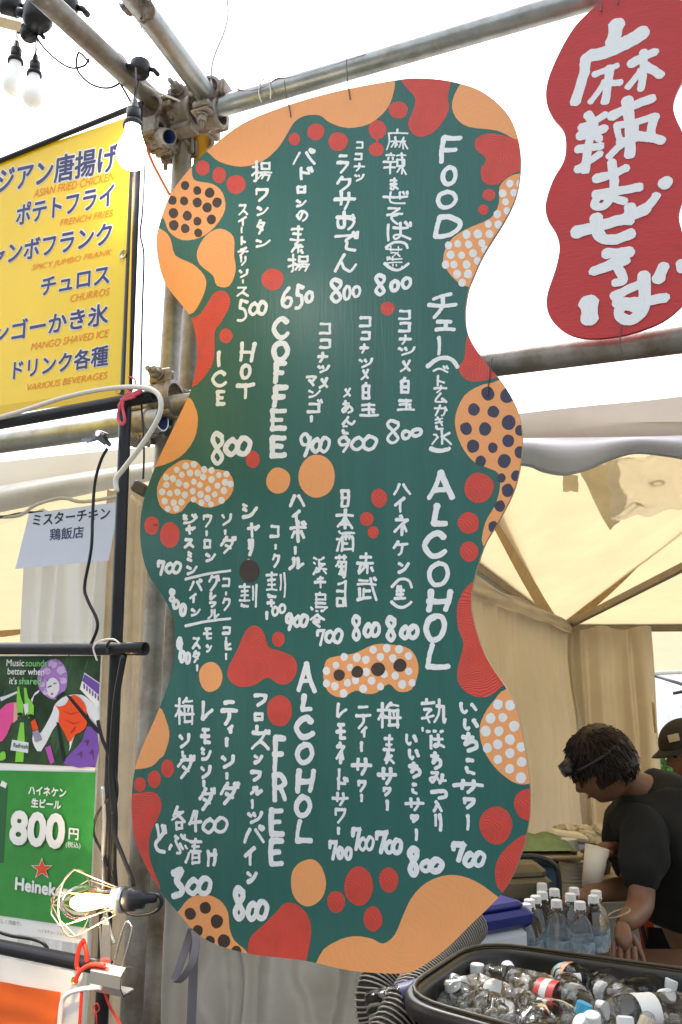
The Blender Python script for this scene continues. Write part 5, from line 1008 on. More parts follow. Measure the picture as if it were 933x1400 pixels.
LB = labmat('blue', (.12, .22, .34), (.55, .66, .72)); LB.node_tree.nodes['Principled BSDF'].inputs['Alpha'].default_value = .55
stand = [(741, 1208, 'farthest left bottle of the standing group, cap just under the grey machine'), (758, 1215.5, 'standing water bottle at the back, right of the farthest left one'), (741.5, 1219.5, 'standing water bottle fourth along the left diagonal'), (732.6, 1225, 'standing water bottle third along the left diagonal'),
         (724, 1230, 'standing water bottle second along the left diagonal'), (719, 1236, 'nearest left standing water bottle beside the tub rim'), (761, 1230.6, 'standing water bottle in the middle front of the group'), (785, 1214, 'standing water bottle at the back by the man forearm'),
         (780, 1222, 'standing water bottle in front of the back forearm one'), (793, 1233, 'front standing water bottle on the right half of the group'), (811.5, 1224.6, 'rightmost front standing water bottle with a wet blue label'), (815, 1218, 'rightmost standing water bottle at the back of the group')]
for i, (px, py, lb_) in enumerate(stand):
    p = atz(px, py, .705 + .2125); p.z = .706; bottle(p, lb_, LB, rot=(0, 0, i), grp='water bottles standing behind the tub')
RG, TEAL = labmat('red', (.60, .03, .03), (.70, .12, .10)), labmat('teal', (.25, .55, .58), (.70, .85, .85)); ORL, NVL, GRL = labmat('orange', (.70, .25, .08), (.80, .50, .30)), labmat('navy', (.02, .02, .10), (.06, .06, .2)), labmat('green', (.05, .25, .12), (.6, .7, .6))
REDC, BLUEC = mat('red_cap', (.60, .05, .04), .4), mat('blue_cap', (.05, .35, .55), .35)
# floaters: (px, py of the cap, lean direction in degrees, tilt from upright, label, label mat, cap)
fl = [(621, 1347, 200, 6, 'bottle bobbing upright at the tub left corner, cap with a red top', None, CAPW), (653, 1323, 30, 4, 'clear bottle standing upright in the tub left half, navy label', NVL, CAPW), (676, 1355, 300, 62, 'leaning bottle with a round white cap facing the viewer, green label', GRL, CAPW),
      (694, 1324, 100, 72, 'small white capped bottle lying against crumpled ones in the tub', None, CAPW), (749, 1311, 60, 8, 'bottle at the tub back wall with a slanted white cap', None, CAPW), (873, 1332, 40, 12, 'tilted white cap bottle near the right back rim', None, CAPW),
      (919, 1343, 330, 14, 'white cap bottle at the right edge, floating upright', NVL, CAPW), (912, 1363, 290, 66, 'bottle lying right of centre with its cap toward the viewer', None, CAPW), (635, 1346, 10, 80, 'bottle under the surface with a white cap and navy label', NVL, CAPW),
      (799, 1377, 0, 20, 'bottle with a flat blue cap in the tub front', None, BLUEC), (810, 1392, 250, 15, 'bottle with a pale cap left of the blue front one', None, CAPW), (855, 1396, 80, 12, 'bottle with a pale ringed cap at the front right', None, CAPW), (795, 1398, 200, 40, 'pale cap peeking up at the bottom photo edge', None, CAPW), (886, 1398, 20, 30, 'bottle with a beige cap by the bottom right', None, mat('beige_cap', (.6, .5, .36), .5))]
for i, (px, py, az, tilt, lb_, lm, cm) in enumerate(fl):
    t = R(tilt); a = R(az); d = Vector((sin(t) * cos(a), sin(t) * sin(a), cos(t))); zc_ = zw + (.03 if tilt < 30 else .022)
    p = atz(px, py, zc_) - d * .205; bottle(p, lb_, lm, cm, d.to_track_quat('Z', 'Y').to_euler())
# bottles lying in the water
ly = [(742, 1320, 800, 1345, 'lying bottle with a teal and orange label crossing the tub centre', ORL, TEAL), (700, 1352, 770, 1368, 'lying clear bottle in the tub middle, red label with a white square', RG, PWH), (665, 1338, 735, 1352, 'lying clear bottle, mostly submerged, left of the red label', None, None),
      (825, 1352, 880, 1392, 'large clear bottle lying at the right with its shoulder up', None, None), (850, 1365, 905, 1350, 'lying bottle across the right of the tub', None, None), (935, 1380, 870, 1385, 'milky white bottle at the bottom right corner', mat('milky_label', (.75, .74, .70), .4), None),
      (700, 1390, 640, 1370, 'lying bottle near the tub front left rim', None, None), (775, 1350, 800, 1388, 'lying crumpled bottle left of the blue cap', None, None), (735, 1385, 700, 1372, 'lying clear bottle near the front rim middle', None, None), (925, 1350, 850, 1346, 'clear bottle behind the slanted cap on the right', None, None)]
for i, (ax_, ay, bx, by, lb_, lm, dc) in enumerate(ly):
    a, b = atz(ax_, ay, zw + .008), atz(bx, by, zw + .012); d = (b - a).normalized()
    bottle(a, lb_, lm, CAPW, d.to_track_quat('Z', 'Y').to_euler(), deco=dc, capon=i not in (3, 4, 5))
# crumpled squashed bottles
CRM = mat('crumpled_plastic', (.95, .94, .92), .06, var=.02, trans=1, ior=1.09)
for i, (px, py, s, lb_) in enumerate([(715, 1308, 1.0, 'crumpled clear bottle at the tub back left'), (672, 1320, 1.0, 'crumpled clear bottle behind the navy label bottle'), (655, 1374, 1.05, 'crumpled bottle along the front left rim'), (690, 1381, 1.0, 'crumpled bottle second along the front rim'), (735, 1392, 1.05, 'crumpled bottle at the front rim middle'), (762, 1360, 1.0, 'crumpled bottle right of the red label'),
                                      (757, 1384, 1.1, 'crumpled bottle below the photo centre of the tub'), (838, 1330, .8, 'crumpled bottle by the back right wall'), (775, 1318, .7, 'small crumpled bottle at the back wall centre'), (770, 1334, .8, 'crumpled bottle on the orange label one')]):
    rng = random.Random(i); c = atz(px, py, zw + .015); e = empty('crumpled_bottle', c, rng.uniform(0, 3), lb_, 'bottle', 'crushed bottles in the tub'); mb = MB(); vs = []; n1, n2 = 14, 14
    for a in range(n1 + 1):
        th = pi * a / n1
        for b in range(n2):
            ph = 2 * pi * b / n2; d = Vector((1.7 * cos(th), sin(th) * cos(ph), sin(th) * sin(ph) * .8)) * .026 * s; d *= 1 + .42 * noise.noise(d * 45 + Vector((i * 3, 0, 0))); vs.append(d)
    mb.add(vs, [(a * n2 + b, a * n2 + (b + 1) % n2, (a + 1) * n2 + (b + 1) % n2, (a + 1) * n2 + b) for a in range(n1) for b in range(n2)], 0, True); mb.build('crushed_body', CRM, e)
    mb = MB(); mb.tube([(.042 * s, 0, 0), (.055 * s, 0, .004)], .012 * s, 14); mb.build('neck', CRM, e)
# ================================================================= coolers, machine, cups
BLU = mat('cooler_blue', (.012, .022, .16), .35, var=.1); CWH = mat('cooler_white', (.62, .64, .68), .45, var=.05)
cc = at(640, 1246, 2.5); e = empty('cooler_box', Vector((cc.x, cc.y, .705)), R(30), 'white and royal blue cooler box behind the board, left of the tub', 'cooler'); zb = cc.z - .705
mb = MB(); mb.box((0, 0, zb * .52), (.26, .20, zb * .66), bev=.02); mb.build('cooler_body', CWH, e); mb = MB(); mb.box((0, 0, zb * .9 + .01), (.28, .22, .045), bev=.012); mb.box((0, 0, zb * .9 + .04), (.24, .18, .02), bev=.008); mb.build('lid', BLU, e)
m2 = MB(); m2.box((.134, 0, zb * .62), (.014, .05, .05), bev=.004); m2.build('latch', CWH, e)
cc = at(688, 1283, 2.35); e = tag(MB().tube([Vector((cos(t) * .05, sin(t) * .03, .012 * sin(3 * t))) for t in [k * pi / 8 for k in range(15)]], .018, 8).build('blue_cloth', BLU), 'crumpled royal blue cloth on the table beside the bottles', 'cloth'); e.location = (cc.x, cc.y, .73)
# grey machine
MET = mat('machine_grey', (.17, .14, .085), .4, .5, var=.25, scale=9); cc = at(690, 1212, 2.95)
e = empty('gas_griddle', Vector((cc.x, cc.y, .70)), R(10), 'olive grey metal machine with a curved dark frame beside the blue cooler', 'machine'); hh = cc.z + .09 - .70
mb = MB(); mb.box((0, 0, hh * .42), (.22, .26, hh * .84), bev=.012); mb.box((0, -.01, hh * .88), (.20, .22, .05), bev=.02); mb.build('machine_body', MET, e)
mb = MB(); mb.tube(cat([(.12, -.135, hh * .45), (.125, -.135, hh * .85), (.105, -.135, hh * 1.0), (.04, -.135, hh * 1.08), (-.08, -.135, hh * 1.08)], 5), .009, 8); mb.build('guard_frame', BPL, e)
mb = MB(); mb.box((0, -.134, hh * .62), (.2, .012, .018), bev=.003); mb.build('drip_rail', BPL, e)
# blue cooler with towel
cc = at(757, 1190, 3.45); zt_ = at(757, 1163, 3.35).z; e = empty('cooler_box', Vector((cc.x, cc.y, .78)), R(-38), 'blue plastic cooler with a grey belt, green towel on its lid', 'cooler'); hh = zt_ - .78
LBL = mat('cooler_mid_blue', (.035, .11, .30), .4, var=.12); mb = MB(); mb.box((0, 0, hh * .42), (.26, .20, hh * .82), bev=.012); mb.build('cooler_body', LBL, e)
mb = MB(); mb.box((0, 0, hh * .9), (.28, .22, hh * .18), bev=.01); mb.build('lid', mat('cooler_lid_blue', (.03, .16, .42), .35), e); mb = MB(); mb.box((0, 0, hh * .79), (.272, .212, hh * .06), bev=.003); mb.build('belt', mat('belt_grey', (.35, .30, .24), .6), e)
mb = MB(); mb.box((.02, -.104, hh * .35), (.10, .008, hh * .5), bev=.003); mb.build('side_panel', mat('cooler_panel', (.08, .18, .38), .4), e)
TW2 = mat('green_towel', (.26, .34, .15), .95, var=.15, scale=30, bump=.8, bscale=90)
cc2 = at(722, 1153, 3.3); mb = MB(); vs = []; n = 22
for i in range(n + 1):
    for j in range(n + 1):
        u, v = i / n * 2 - 1, j / n * 2 - 1; r_ = max(abs(u), abs(v)); vs.append((u * .15, v * .1, .045 * (1 - r_ ** 4) * (1 + .6 * noise.noise(Vector((u * 2.5, v * 3, 1)))) + .015 * (j % 7 < 1)))
mb.add(vs, [(i * (n + 1) + j, (i + 1) * (n + 1) + j, (i + 1) * (n + 1) + j + 1, i * (n + 1) + j + 1) for i in range(n) for j in range(n)], 0, True); o = mb.build('folded_towel', TW2); o.location = (cc2.x, cc2.y, zt_ + .01); tag(o, 'folded pale green towel lying on the blue cooler', 'towel')
mb = MB(); mb.box((0, 0, 0), (.32, .22, .012), bev=.004); o = mb.build('tray', mat('tray_tan', (.45, .34, .20), .6)); o.location = (cc2.x + .02, cc2.y, zt_ + .004); tag(o, 'thin tan tray between the green towel and the cooler', 'tray')
CUP = mat('white_paper_cup', (.74, .68, .56), .6, var=.03)
def cups(px, ptop, pbot, Y, r0, r1, label, n=6):
    t, b = at(px, ptop, Y), at(px, pbot, Y); e = empty('cup_stack', b, 0, label, 'cup stack', 'stacks of white cups'); h = t.z - b.z
    mb = MB(); mb.lathe([(.0001, 0), (r0, 0), (r1, h), (r1 * 1.03, h + .003), (r1 * .95, h + .003), (.0001, h - .002)], (0, 0, 0), 22); mb.build('cup', CUP, e)
    for k in range(n): m3 = MB(); rr_ = r1; m3.lathe([(rr_ * 1.0, h + .004 - .012 * (k + 1)), (rr_ * 1.07, h + .003 - .012 * (k + 1)), (rr_ * 1.07, h - .012 * (k + 1)), (rr_ * 1.0, h - .001 - .012 * (k + 1))], (0, 0, 0), 22); m3.build('cup_rim', CUP, e)
cups(785, 1178, 1252, 3.3, .033, .043, 'tall white cup stack right of the blue cooler'); cups(779, 1148, 1177, 3.32, .042, .030, 'upturned white cup on the tall stack', 0); cups(745, 1143, 1162, 3.5, .045, .036, 'upturned white cup behind the green towel', 0); cups(800, 1174, 1240, 3.4, .033, .043, 'white cup stack half behind the held cups', 4)
t, b = at(817, 1158, 3.05), at(808, 1215, 3.05); e = empty('cup_stack', b, 0, 'white cup stack held up by a hand beside the bending man', 'cup stack', 'stacks of white cups'); mb = MB(); dd = t - b; mb.tube([Vector((0, 0, 0)), dd], [.030, .040], 22); mb.build('cup', CUP, e)
# bag with black bin behind
cc = at(800, 1150, 3.7); e = empty('rubbish_bag', Vector((cc.x, cc.y, .78)), 0, 'black lined bin topped with crumpled paper and a pale tray behind the cups', 'bin')
mb = MB(); hh = cc.z - .78; mb.lathe([(.09, 0), (.115, hh * .8), (.125, hh), (.118, hh + .005), (.10, hh - .01), (.0001, hh - .02)], (0, 0, 0), 20); mb.build('bin_body', BPL, e)
rng = random.Random(5)
for k in range(9):
    mb = MB(); vs = []; c = Vector((rng.uniform(-.09, .09), rng.uniform(-.06, .06), hh + rng.uniform(0, .04)))
    for a in range(7):
        for b in range(8): th, ph = pi * a / 6, 2 * pi * b / 8; d = Vector((sin(th) * cos(ph), sin(th) * sin(ph), cos(th) * .6)) * .045; vs.append(c + d * (1 + .7 * noise.noise(d * 30 + Vector((k, k, 0)))))
    mb.add(vs, [(a * 8 + b, a * 8 + (b + 1) % 8, (a + 1) * 8 + (b + 1) % 8, (a + 1) * 8 + b) for a in range(6) for b in range(8)]); mb.build('crumpled_paper', mat('paper_scrap', (.55, .48, .36), .8, var=.3, scale=20, dirt=(.12, .14, .06), dscale=25), e)
cc = at(776, 1143, 3.6); mb = MB(); mb.box((0, 0, 0), (.14, .11, .03), Matrix.Rotation(.15, 3, 'Y'), bev=.01); o = mb.build('food_tray', CUP); o.location = cc; tag(o, 'pale tray beside the crumpled papers', 'tray')
mb = MB(); mb.box((0, 0, 0), (.06, .012, .34), Matrix.Rotation(-.12, 3, 'Y'), bev=.003); o = mb.build('reflective_vest', mat('orange_vest', (.80, .10, .02), .6)); o.location = at(889, 1296, 3.6); tag(o, 'orange vest edge hanging beyond the man', 'vest')
mb = MB(); mb.box((0, 0, 0), (.6, .02, .6), bev=.01); o = mb.build('white_case', CWH); o.location = at(860, 1330, 4.2); tag(o, 'pale box wall in the gap under the man arm', 'box')
pipe('stool_leg', at(870, 1235, 3.4), at(885, 1295, 3.4), .008, BLK, 'thin black slanting rod beside the man', 'rod')

# added green slope, unseen behind the camera, blocks low sky to darken the tent
SKYB = mat('sky_blocker_green', (.035, .06, .022), .95, var=.5, scale=.5, bump=.6, bscale=3)
mb = MB(); vs = []; n1, n2 = 60, 10
for i in range(n1 + 1):
    a = R(-90) + R(115) * (i / n1 * 2 - 1); t = abs(i / n1 * 2 - 1)
    for j in range(n2 + 1):
        r_ = 16 + 26 * j / n2; h_ = (8 * (j / n2) ** .6 * (1 - t ** 4 * .8) + 3.5 * min(1, j) * (1 - t ** 3)) * (1 + .25 * noise.noise(Vector((i * .35, j * .8, 0)))); vs.append((cos(a) * r_, sin(a) * r_, max(-.5, h_ - .1)))
mb.add(vs, [(i * (n2 + 1) + j, (i + 1) * (n2 + 1) + j, (i + 1) * (n2 + 1) + j + 1, i * (n2 + 1) + j + 1) for i in range(n1) for j in range(n2)], 0, False); mb.build('sky_blocker', SKYB, kind='structure')

rng = random.Random(12); mb = MB()
for k in range(140):
    px, py = rng.uniform(600, 925), rng.uniform(1312, 1399)
    if py < 1300 + (px - 655) * .14 + 16: continue
    p = atz(px, py, zw + .004) - TC; s_ = rng.uniform(.006, .013); M = Matrix.Rotation(rng.uniform(0, 3), 3, 'Z') @ Matrix.Rotation(rng.uniform(0, 1), 3, 'X'); mb.box(p, (s_ * 2, s_ * 1.6, s_ * 1.5), M, bev=s_ * .3)
mb.build('floating_ice', ICE, tub, 'stuff')
# ================================================================= people
SKIN = mat('skin', (.19, .092, .05), .5, var=.08, scale=30, bump=.2, bscale=90); HAIR = mat('dark_brown_hair', (.022, .010, .006), .45, var=.4, scale=40)
SHIRT = mat('charcoal_shirt', (.010, .011, .0105), .95, var=.25, scale=7, bump=1, bscale=16); PANTS = mat('black_trousers', (.012, .012, .014), .85)
def skin(name, joints, edges, m, parent, sub=2, wrinkle=0):          # joints: (point, radius)
    me = bpy.data.meshes.new(name); me.from_pydata([p for p, r in joints], edges, []); o = bpy.data.objects.new(name, me); C.objects.link(o)
    sk = o.modifiers.new('skin', 'SKIN'); sk.use_smooth_shade = True
    for i, (p, r) in enumerate(joints):
        rr = r if isinstance(r, tuple) else (r, r); me.skin_vertices[0].data[i].radius = rr; me.skin_vertices[0].data[i].use_root = (i == 0)
    s = o.modifiers.new('sub', 'SUBSURF'); s.levels = sub; s.render_levels = sub
    bpy.context.view_layer.update()
    m2 = bpy.data.meshes.new_from_object(o.evaluated_get(bpy.context.evaluated_depsgraph_get())); bpy.data.objects.remove(o); bpy.data.meshes.remove(me)
    m2.name = name; m2.materials.clear(); m2.materials.append(m)
    if wrinkle:
        for v in m2.vertices: v.co += v.normal * wrinkle * noise.noise(v.co * 14)
    for p in m2.polygons: p.use_smooth = True
    o = bpy.data.objects.new(name, m2); C.objects.link(o); o.parent = parent; return o
PY_ = 2.95
man = empty('person', (1.05, 3.15, 0), 0, 'man bending over the table in a charcoal T-shirt, tousled dark hair and head lamp', 'person'); MO = Vector((1.05, 3.15, 0))
def m_(px, py, Y): return at(px, py, Y) - MO
pel = m_(955, 1250, 3.3)
J = [(pel, .10), (m_(925, 1185, 3.25), .11), (m_(902, 1120, 3.2), .11), (m_(884, 1082, 3.17), .07), (m_(862, 1072, 3.15), .055), (m_(852, 1060, 3.14), .052), (m_(838, 1048, 3.13), .075),
     (m_(892, 1120, 3.06), .050), (m_(880, 1165, 2.98), .042), (m_(877, 1238, 2.94), .046), (m_(864, 1254, 2.85), .038), (m_(851, 1264, 2.78), .027),
     (m_(888, 1125, 3.33), .05), (m_(872, 1172, 3.32), .045), (m_(862, 1213, 3.2), .045), (m_(825, 1218, 3.05), .036), (m_(788, 1230, 2.93), .026),
     (pel + Vector((.02, -.12, -.30)), .07), (pel + Vector((-.02, -.12, -.62)), .065), (pel + Vector((.03, -.10, -1.0)), .045), (pel + Vector((.05, .14, -.30)), .07), (pel + Vector((.0, .14, -.62)), .055), (pel + Vector((.05, .14, -1.0)), .045)]
for k in (19, 22): J[k] = (Vector((J[k][0].x, J[k][0].y, .06)), .045)
ED = [(0, 1), (1, 2), (2, 3), (3, 4), (4, 5), (5, 6), (2, 7), (7, 8), (8, 9), (9, 10), (10, 11), (2, 12), (12, 13), (13, 14), (14, 15), (15, 16), (0, 17), (17, 18), (18, 19), (0, 20), (20, 21), (21, 22)]
skin('body', J, ED, SKIN, man)
# head: an egg with face features, facing left and down
def head(center, fwd, upv, r, parent, name='head'):
    f = fwd.normalized(); u = (upv - f * upv.dot(f)).normalized(); s = f.cross(u); mb = MB(); vs = []; n1, n2 = 40, 48
    def prof(th, ph):       # th from top, ph around from front
        y = cos(th); rad = sin(th); fx = rad * cos(ph); sx = rad * sin(ph)
        F, S_, U = fx * .98, sx * .76, y * 1.15
        if y < 0: F *= 1 - .10 * y * y; S_ *= 1 - .35 * y * y; F += .10 * (-y) * max(0, cos(ph))
        fr = max(0, cos(ph)) ** 6
        def g(t, c, w): return math.exp(-((t - c) / w) ** 2)
        nar = math.exp(-(ph / .16) ** 2)
        F += nar * (.20 * g(U, -.22, .13) + .12 * g(U, -.05, .14)); F += math.exp(-(ph / .35) ** 2) * (.06 * g(U, -.50, .05) + .055 * g(U, -.63, .05) - .03 * g(U, -.565, .03)); F += math.exp(-(ph / .4) ** 2) * .10 * g(U, -.92, .16)
        F += math.exp(-(abs(ph) / .6) ** 2) * .05 * g(U, .22, .08)
        F -= (math.exp(-((abs(ph) - .38) / .16) ** 2)) * .08 * g(U, .05, .09)
        if fx < 0: F *= 1.08
        return f * F * r + s * S_ * r + u * U * r
    for i in range(n1 + 1):
        for j in range(n2):
            ph = 2 * pi * j / n2; ph = ph - 2 * pi if ph > pi else ph; vs.append(center + prof(pi * i / n1, ph))
    mb.add(vs, [(i * n2 + j, i * n2 + (j + 1) % n2, (i + 1) * n2 + (j + 1) % n2, (i + 1) * n2 + j) for i in range(n1) for j in range(n2)], 0, True)
    for sg in (-1, 1):       # ears
        c = center + s * sg * r * .76 - f * r * .08 - u * r * .12; ev = []
        for i in range(9):
            for j in range(10): th, ph = pi * i / 8, 2 * pi * j / 10; ev.append(c + (f * sin(th) * cos(ph) * .17 + u * cos(th) * .30 + s * sg * (sin(th) * sin(ph) * .10)) * r)
        mb.add(ev, [(i * 10 + j, i * 10 + (j + 1) % 10, (i + 1) * 10 + (j + 1) % 10, (i + 1) * 10 + j) for i in range(8) for j in range(10)], 0, True)
    h = mb.build(name, SKIN, parent)
    for sg in (-1, 1):
        mb = MB(); c = center + f * r * .80 + s * sg * r * .30 + u * r * .04; ev = [c + (f * sin(pi * i / 6) * cos(2 * pi * j / 8) + s * sin(pi * i / 6) * sin(2 * pi * j / 8) + u * cos(pi * i / 6) * .5) * r * .12 for i in range(7) for j in range(8)]
        mb.add(ev, [(i * 8 + j, i * 8 + (j + 1) % 8, (i + 1) * 8 + (j + 1) % 8, (i + 1) * 8 + j) for i in range(6) for j in range(8)], 0, True); mb.build('eye', mat('dark_eye', (.02, .015, .012), .2), parent)
        mb = MB(); mb.tube([center + f * r * (.93 - .18 * k / 4) + s * sg * r * (.14 + .34 * k / 4) + u * r * (.20 + .05 * sin(pi * k / 4)) for k in range(5)], [.004, .006, .006, .005, .002], 6); mb.build('eyebrow', HAIR, parent)
    mb = MB(); mb.tube([center + f * r * (.99 - .10 * abs(k)) + s * r * .12 * k - u * r * .565 for k in (-2, -1, 0, 1, 2)], [.001, .003, .0035, .003, .001], 6); mb.build('mouth', mat('lip', (.22, .08, .06), .5), parent)
    return f, u, s
HC_ = m_(822, 1046, 3.12); fw = (m_(775, 1082, 3.10) - HC_); hr = .104
f_, u_, s__ = head(HC_, fw, Vector((-.35, 0, 1)), hr, man)
# hair: a cap plus many overlapping locks
def hair(center, f, u, s, r, parent, n, ln, seed, top=1, cover=.25):
    rng = random.Random(seed); mb = MB(); vs = []; n1, n2 = 16, 30
    for i in range(n1 + 1):
        for j in range(n2):
            th, ph = pi * i / n1 * .62, 2 * pi * j / n2; d = (f * (sin(th) * cos(ph) * 1.0 - .12) + s * sin(th) * sin(ph) * .84 + u * cos(th) * 1.2)
            vs.append(center + d * r * (1.07 + .07 * noise.noise(Vector((i * .8, j * .9, seed)))) - f * r * .06)
    mb.add(vs, [(i * n2 + j, i * n2 + (j + 1) % n2, (i + 1) * n2 + (j + 1) % n2, (i + 1) * n2 + j) for i in range(n1) for j in range(n2)], 0, True)
    for k in range(n):
        th = math.acos(rng.uniform(-.38, 1)); ph = rng.uniform(-pi, pi)
        if cos(th) < cover and abs(ph) < 1.05: continue
        if cos(th) < -.05 and abs(ph) < 1.6: continue
        if cos(th) > top: continue
        d = (f * (sin(th) * cos(ph) - .12) + s * sin(th) * sin(ph) * .82 + u * cos(th) * 1.16); nrm = d.normalized(); root = center + d * r * 1.02
        down = (-u * .9 - f * .25 * (1 if abs(ph) > 1.2 else -1.2) + Vector((0, 0, -.5)) + Vector((rng.gauss(0, .16), rng.gauss(0, .16), rng.gauss(0, .16)))); down = (down - nrm * down.dot(nrm)).normalized()
        L = ln * rng.uniform(.6, 1.3); pts = [root, root + down * L * .35 + nrm * L * .10, root + down * L * .7 + nrm * L * .06, root + down * L + nrm * L * rng.uniform(-.12, .10)]
        mb.tube(cat(pts, 3), [.0016 + .0012 * sin(pi * min(1, t / 9 + .25)) for t in range(9)] + [.0003], 3)
    return mb.build('hair', HAIR, parent)
hair(HC_, f_, u_, s__, hr, man, 3600, .046, 4)
# head lamp
hl = m_(775, 1048, 3.08); mb = MB(); mb.tube([hl - f_ * .02, hl + f_ * .022], [.024, .019], 12); mb.tube([hl + Vector((.0, -.02, -.012)) - f_ * .01, hl + Vector((-.002, -.02, -.012)) + f_ * .02], [.018, .013], 10); mb.build('head_lamp', BPL, man)
mb = MB(); mb.tube([HC_ + (f_ * cos(t) + s__ * sin(t) * .86) * hr * 1.07 + u_ * hr * (.42 + .0 * t) for t in [k * 2 * pi / 24 for k in range(25)]], .007, 6); mb.build('head_band', BPL, man)
# shirt
SJ = [(pel + Vector((0, 0, -.02)), .20), (m_(932, 1190, 3.25), .205), (m_(912, 1130, 3.2), .205), (m_(894, 1094, 3.17), .165), (m_(876, 1070, 3.15), .09),
      (m_(888, 1122, 3.06), .090), (m_(880, 1165, 2.99), .076), (m_(876, 1226, 2.95), .074), (m_(880, 1122, 3.33), .10), (m_(872, 1160, 3.33), .078)]
skin('shirt', SJ, [(0, 1), (1, 2), (2, 3), (3, 4), (2, 5), (5, 6), (6, 7), (2, 8), (8, 9)], SHIRT, man, 3, .016)
PJ = [(pel + Vector((0, 0, -.05)), .18), (pel + Vector((.02, -.12, -.30)), .115), (pel + Vector((-.02, -.12, -.62)), .09), (Vector((J[19][0].x, J[19][0].y, .12)), .075), (pel + Vector((.05, .14, -.30)), .115), (pel + Vector((.0, .14, -.62)), .09), (Vector((J[22][0].x, J[22][0].y, .12)), .075)]
skin('trousers', PJ, [(0, 1), (1, 2), (2, 3), (0, 4), (4, 5), (5, 6)], PANTS, man, 2, .008)
for k in (19, 22):
    p = J[k][0]; mb = MB(); mb.tube([Vector((p.x + .04, p.y, .045)), Vector((p.x - .06, p.y, .05)), Vector((p.x - .16, p.y, .035)), Vector((p.x - .2, p.y, .03))], [.045, .05, .042, .02], 12); mb.build('shoe', BPL, man)
def hand(w, d, n, curl, parent, side=1, spread=.12, name='hand'):    # w wrist, d along the palm, n back of the hand
    d = d.normalized(); n = (n - d * n.dot(d)).normalized(); s = d.cross(n) * side; jo = [(w, .024), (w + d * .035, (.030, .017)), (w + d * .075, (.036, .014))]; ed = [(0, 1), (1, 2)]
    skin('palm', [(w - d * .01, .024), (w + d * .03, .026), (w + d * .062, .024), (w + d * .072 + s * .018, .018), (w + d * .070 - s * .018, .018)], [(0, 1), (1, 2), (2, 3), (2, 4)], SKIN, parent)
    for k in range(4):
        o_ = (k - 1.5) * .0195; L = (.066, .076, .072, .056)[k]; b = w + d * .072 + s * o_; dd = d; pts = [(b - d * .015, .0095)]; cur = b
        for q in range(3):
            an = curl * (q + .6) / 2; dd = (d * cos(an) - n * sin(an) + s * spread * (k - 1.5) * .5).normalized(); cur = cur + dd * L * (.42, .33, .25)[q]; pts.append((cur, (.0088, .0080, .0066)[q]))
        skin('finger', pts, [(0, 1), (1, 2), (2, 3)], SKIN, parent)
    tb = w + d * .022 - s * .022; td = (d * .7 - s * .6 - n * .35).normalized(); skin('thumb', [(tb, .012), (tb + td * .035, .0105), (tb + td * .058 + d * .008, .0085), (tb + td * .07 + d * .02, .007)], [(0, 1), (1, 2), (2, 3)], SKIN, parent)
hand(J[11][0], m_(853, 1292, 2.74) - J[11][0], Vector((0, -1, .3)), .7, man, 1)
hand(J[16][0], m_(766, 1242, 2.88) - J[16][0], Vector((0, -.5, 1)), .8, man, -1)
mb = MB(); wc = m_(846, 1249, 2.82); mb.tube([wc + Vector((cos(t) * .034, sin(t) * .034 * .8, .012 * cos(t))) for t in [k * pi / 12 for k in range(25)]], .0035, 6); mb.build('bracelet', mat('bead', (.35, .28, .2), .4), man)
# second worker at the right edge
w2 = empty('person', (1.9, 4.2, 0), 0, 'worker in a black cap with a pale front patch, cut by the right photo edge', 'person'); WO = Vector((1.9, 4.2, 0))
def n_(px, py, Y): return at(px, py, Y) - WO
PH = n_(940, 1026, 4.1); pl = n_(985, 1290, 4.2)
J2 = [(pl, .09), (n_(975, 1200, 4.2), .10), (n_(968, 1120, 4.18), .09), (n_(962, 1080, 4.15), .06), (n_(947, 1050, 4.12), .055), (n_(925, 1115, 4.1), .06), (n_(895, 1160, 3.75), .045), (n_(858, 1163, 3.35), .032), (n_(838, 1160, 3.13), .024),
      (n_(1010, 1115, 4.2), .06), (n_(1020, 1190, 4.2), .05), (n_(1010, 1260, 4.1), .035), (Vector((pl.x - .08, pl.y, .45)), .07), (Vector((pl.x - .08, pl.y, .06)), .05), (Vector((pl.x + .1, pl.y, .45)), .07), (Vector((pl.x + .1, pl.y, .06)), .05)]
skin('body', J2, [(0, 1), (1, 2), (2, 3), (3, 4), (2, 5), (5, 6), (6, 7), (7, 8), (2, 9), (9, 10), (10, 11), (0, 12), (12, 13), (0, 14), (14, 15)], SKIN, w2)
f2, u2, s2_ = head(PH, Vector((-1, -.25, -.35)), Vector((-.2, 0, 1)), .105, w2)
hair(PH, f2, u2, s2_, .105, w2, 1200, .06, 8, .2)
CAPM = mat('black_cap_cloth', (.025, .022, .018), .85, bump=.4, bscale=90)
mb = MB(); vs = []; n1, n2 = 10, 28
for i in range(n1 + 1):
    for j in range(n2): th, ph = pi / 2 * i / n1 * .98, 2 * pi * j / n2; vs.append(PH + (f2 * sin(th) * cos(ph) * 1.13 + s2_ * sin(th) * sin(ph) * .95 + u2 * (cos(th) * 1.02 + .36)) * .105)
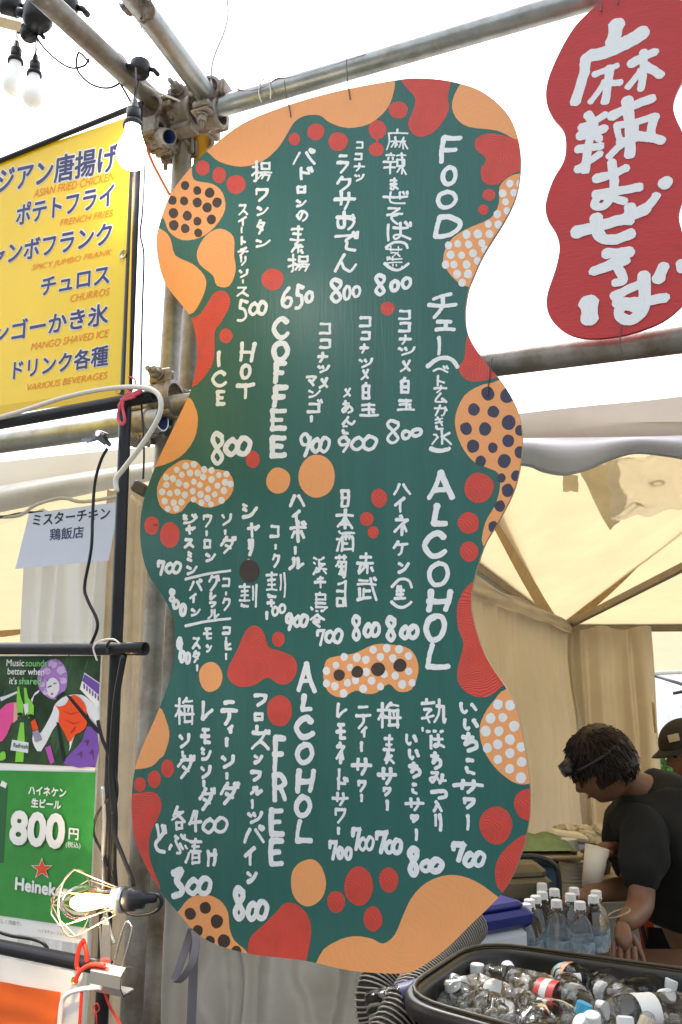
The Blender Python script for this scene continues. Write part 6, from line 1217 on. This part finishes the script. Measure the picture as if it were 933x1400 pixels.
mb.add(vs, [(i * n2 + j, i * n2 + (j + 1) % n2, (i + 1) * n2 + (j + 1) % n2, (i + 1) * n2 + j) for i in range(n1) for j in range(n2)], 0, True); mb.build('cap_crown', CAPM, w2)
mb = MB(); vs = []
for i in range(7):
    for j in range(13): t = (j / 12 - .5) * 2.0; rr_ = 1.05 + .62 * i / 6 * cos(t) ** .5; vs.append(PH + (f2 * rr_ * cos(t) + s2_ * .95 * sin(t) + u2 * (.40 - .10 * (i / 6) - .12 * abs(sin(t)) * i / 6)) * .105)
mb.add(vs, [(i * 13 + j, (i + 1) * 13 + j, (i + 1) * 13 + j + 1, i * 13 + j + 1) for i in range(6) for j in range(12)], 0, True); mb.add([Vector(v) - u2 * .004 for v in vs], [(i * 13 + j, i * 13 + j + 1, (i + 1) * 13 + j + 1, (i + 1) * 13 + j) for i in range(6) for j in range(12)], 0, True); mb.build('cap_brim', CAPM, w2)
mb = MB(); mb.box(PH + (f2 * .78 - s2_ * .66 + u2 * .82) * .105 * 1.04 , (.05, .004, .032), Matrix.Rotation(-.2, 3, 'Y'), bev=.001); mb.build('cap_patch', mat('patch_tan', (.5, .42, .28), .7), w2)
skin('shirt', [(pl, .16), (n_(975, 1200, 4.2), .17), (n_(968, 1125, 4.18), .16), (n_(963, 1090, 4.16), .08), (n_(928, 1120, 4.12), .085), (n_(908, 1148, 3.9), .07), (n_(1010, 1120, 4.2), .085), (n_(1018, 1170, 4.2), .07)], [(0, 1), (1, 2), (2, 3), (2, 4), (4, 5), (2, 6), (6, 7)], mat('black_shirt', (.015, .015, .017), .9), w2)
skin('trousers', [(pl, .15), (Vector((pl.x - .08, pl.y, .45)), .09), (Vector((pl.x - .08, pl.y, .1)), .07), (Vector((pl.x + .1, pl.y, .45)), .09), (Vector((pl.x + .1, pl.y, .1)), .07)], [(0, 1), (1, 2), (0, 3), (3, 4)], PANTS, w2)
hand(J2[8][0], n_(806, 1165, 3.02) - J2[8][0], Vector((0, -.3, 1)), 1.0, w2, -1)
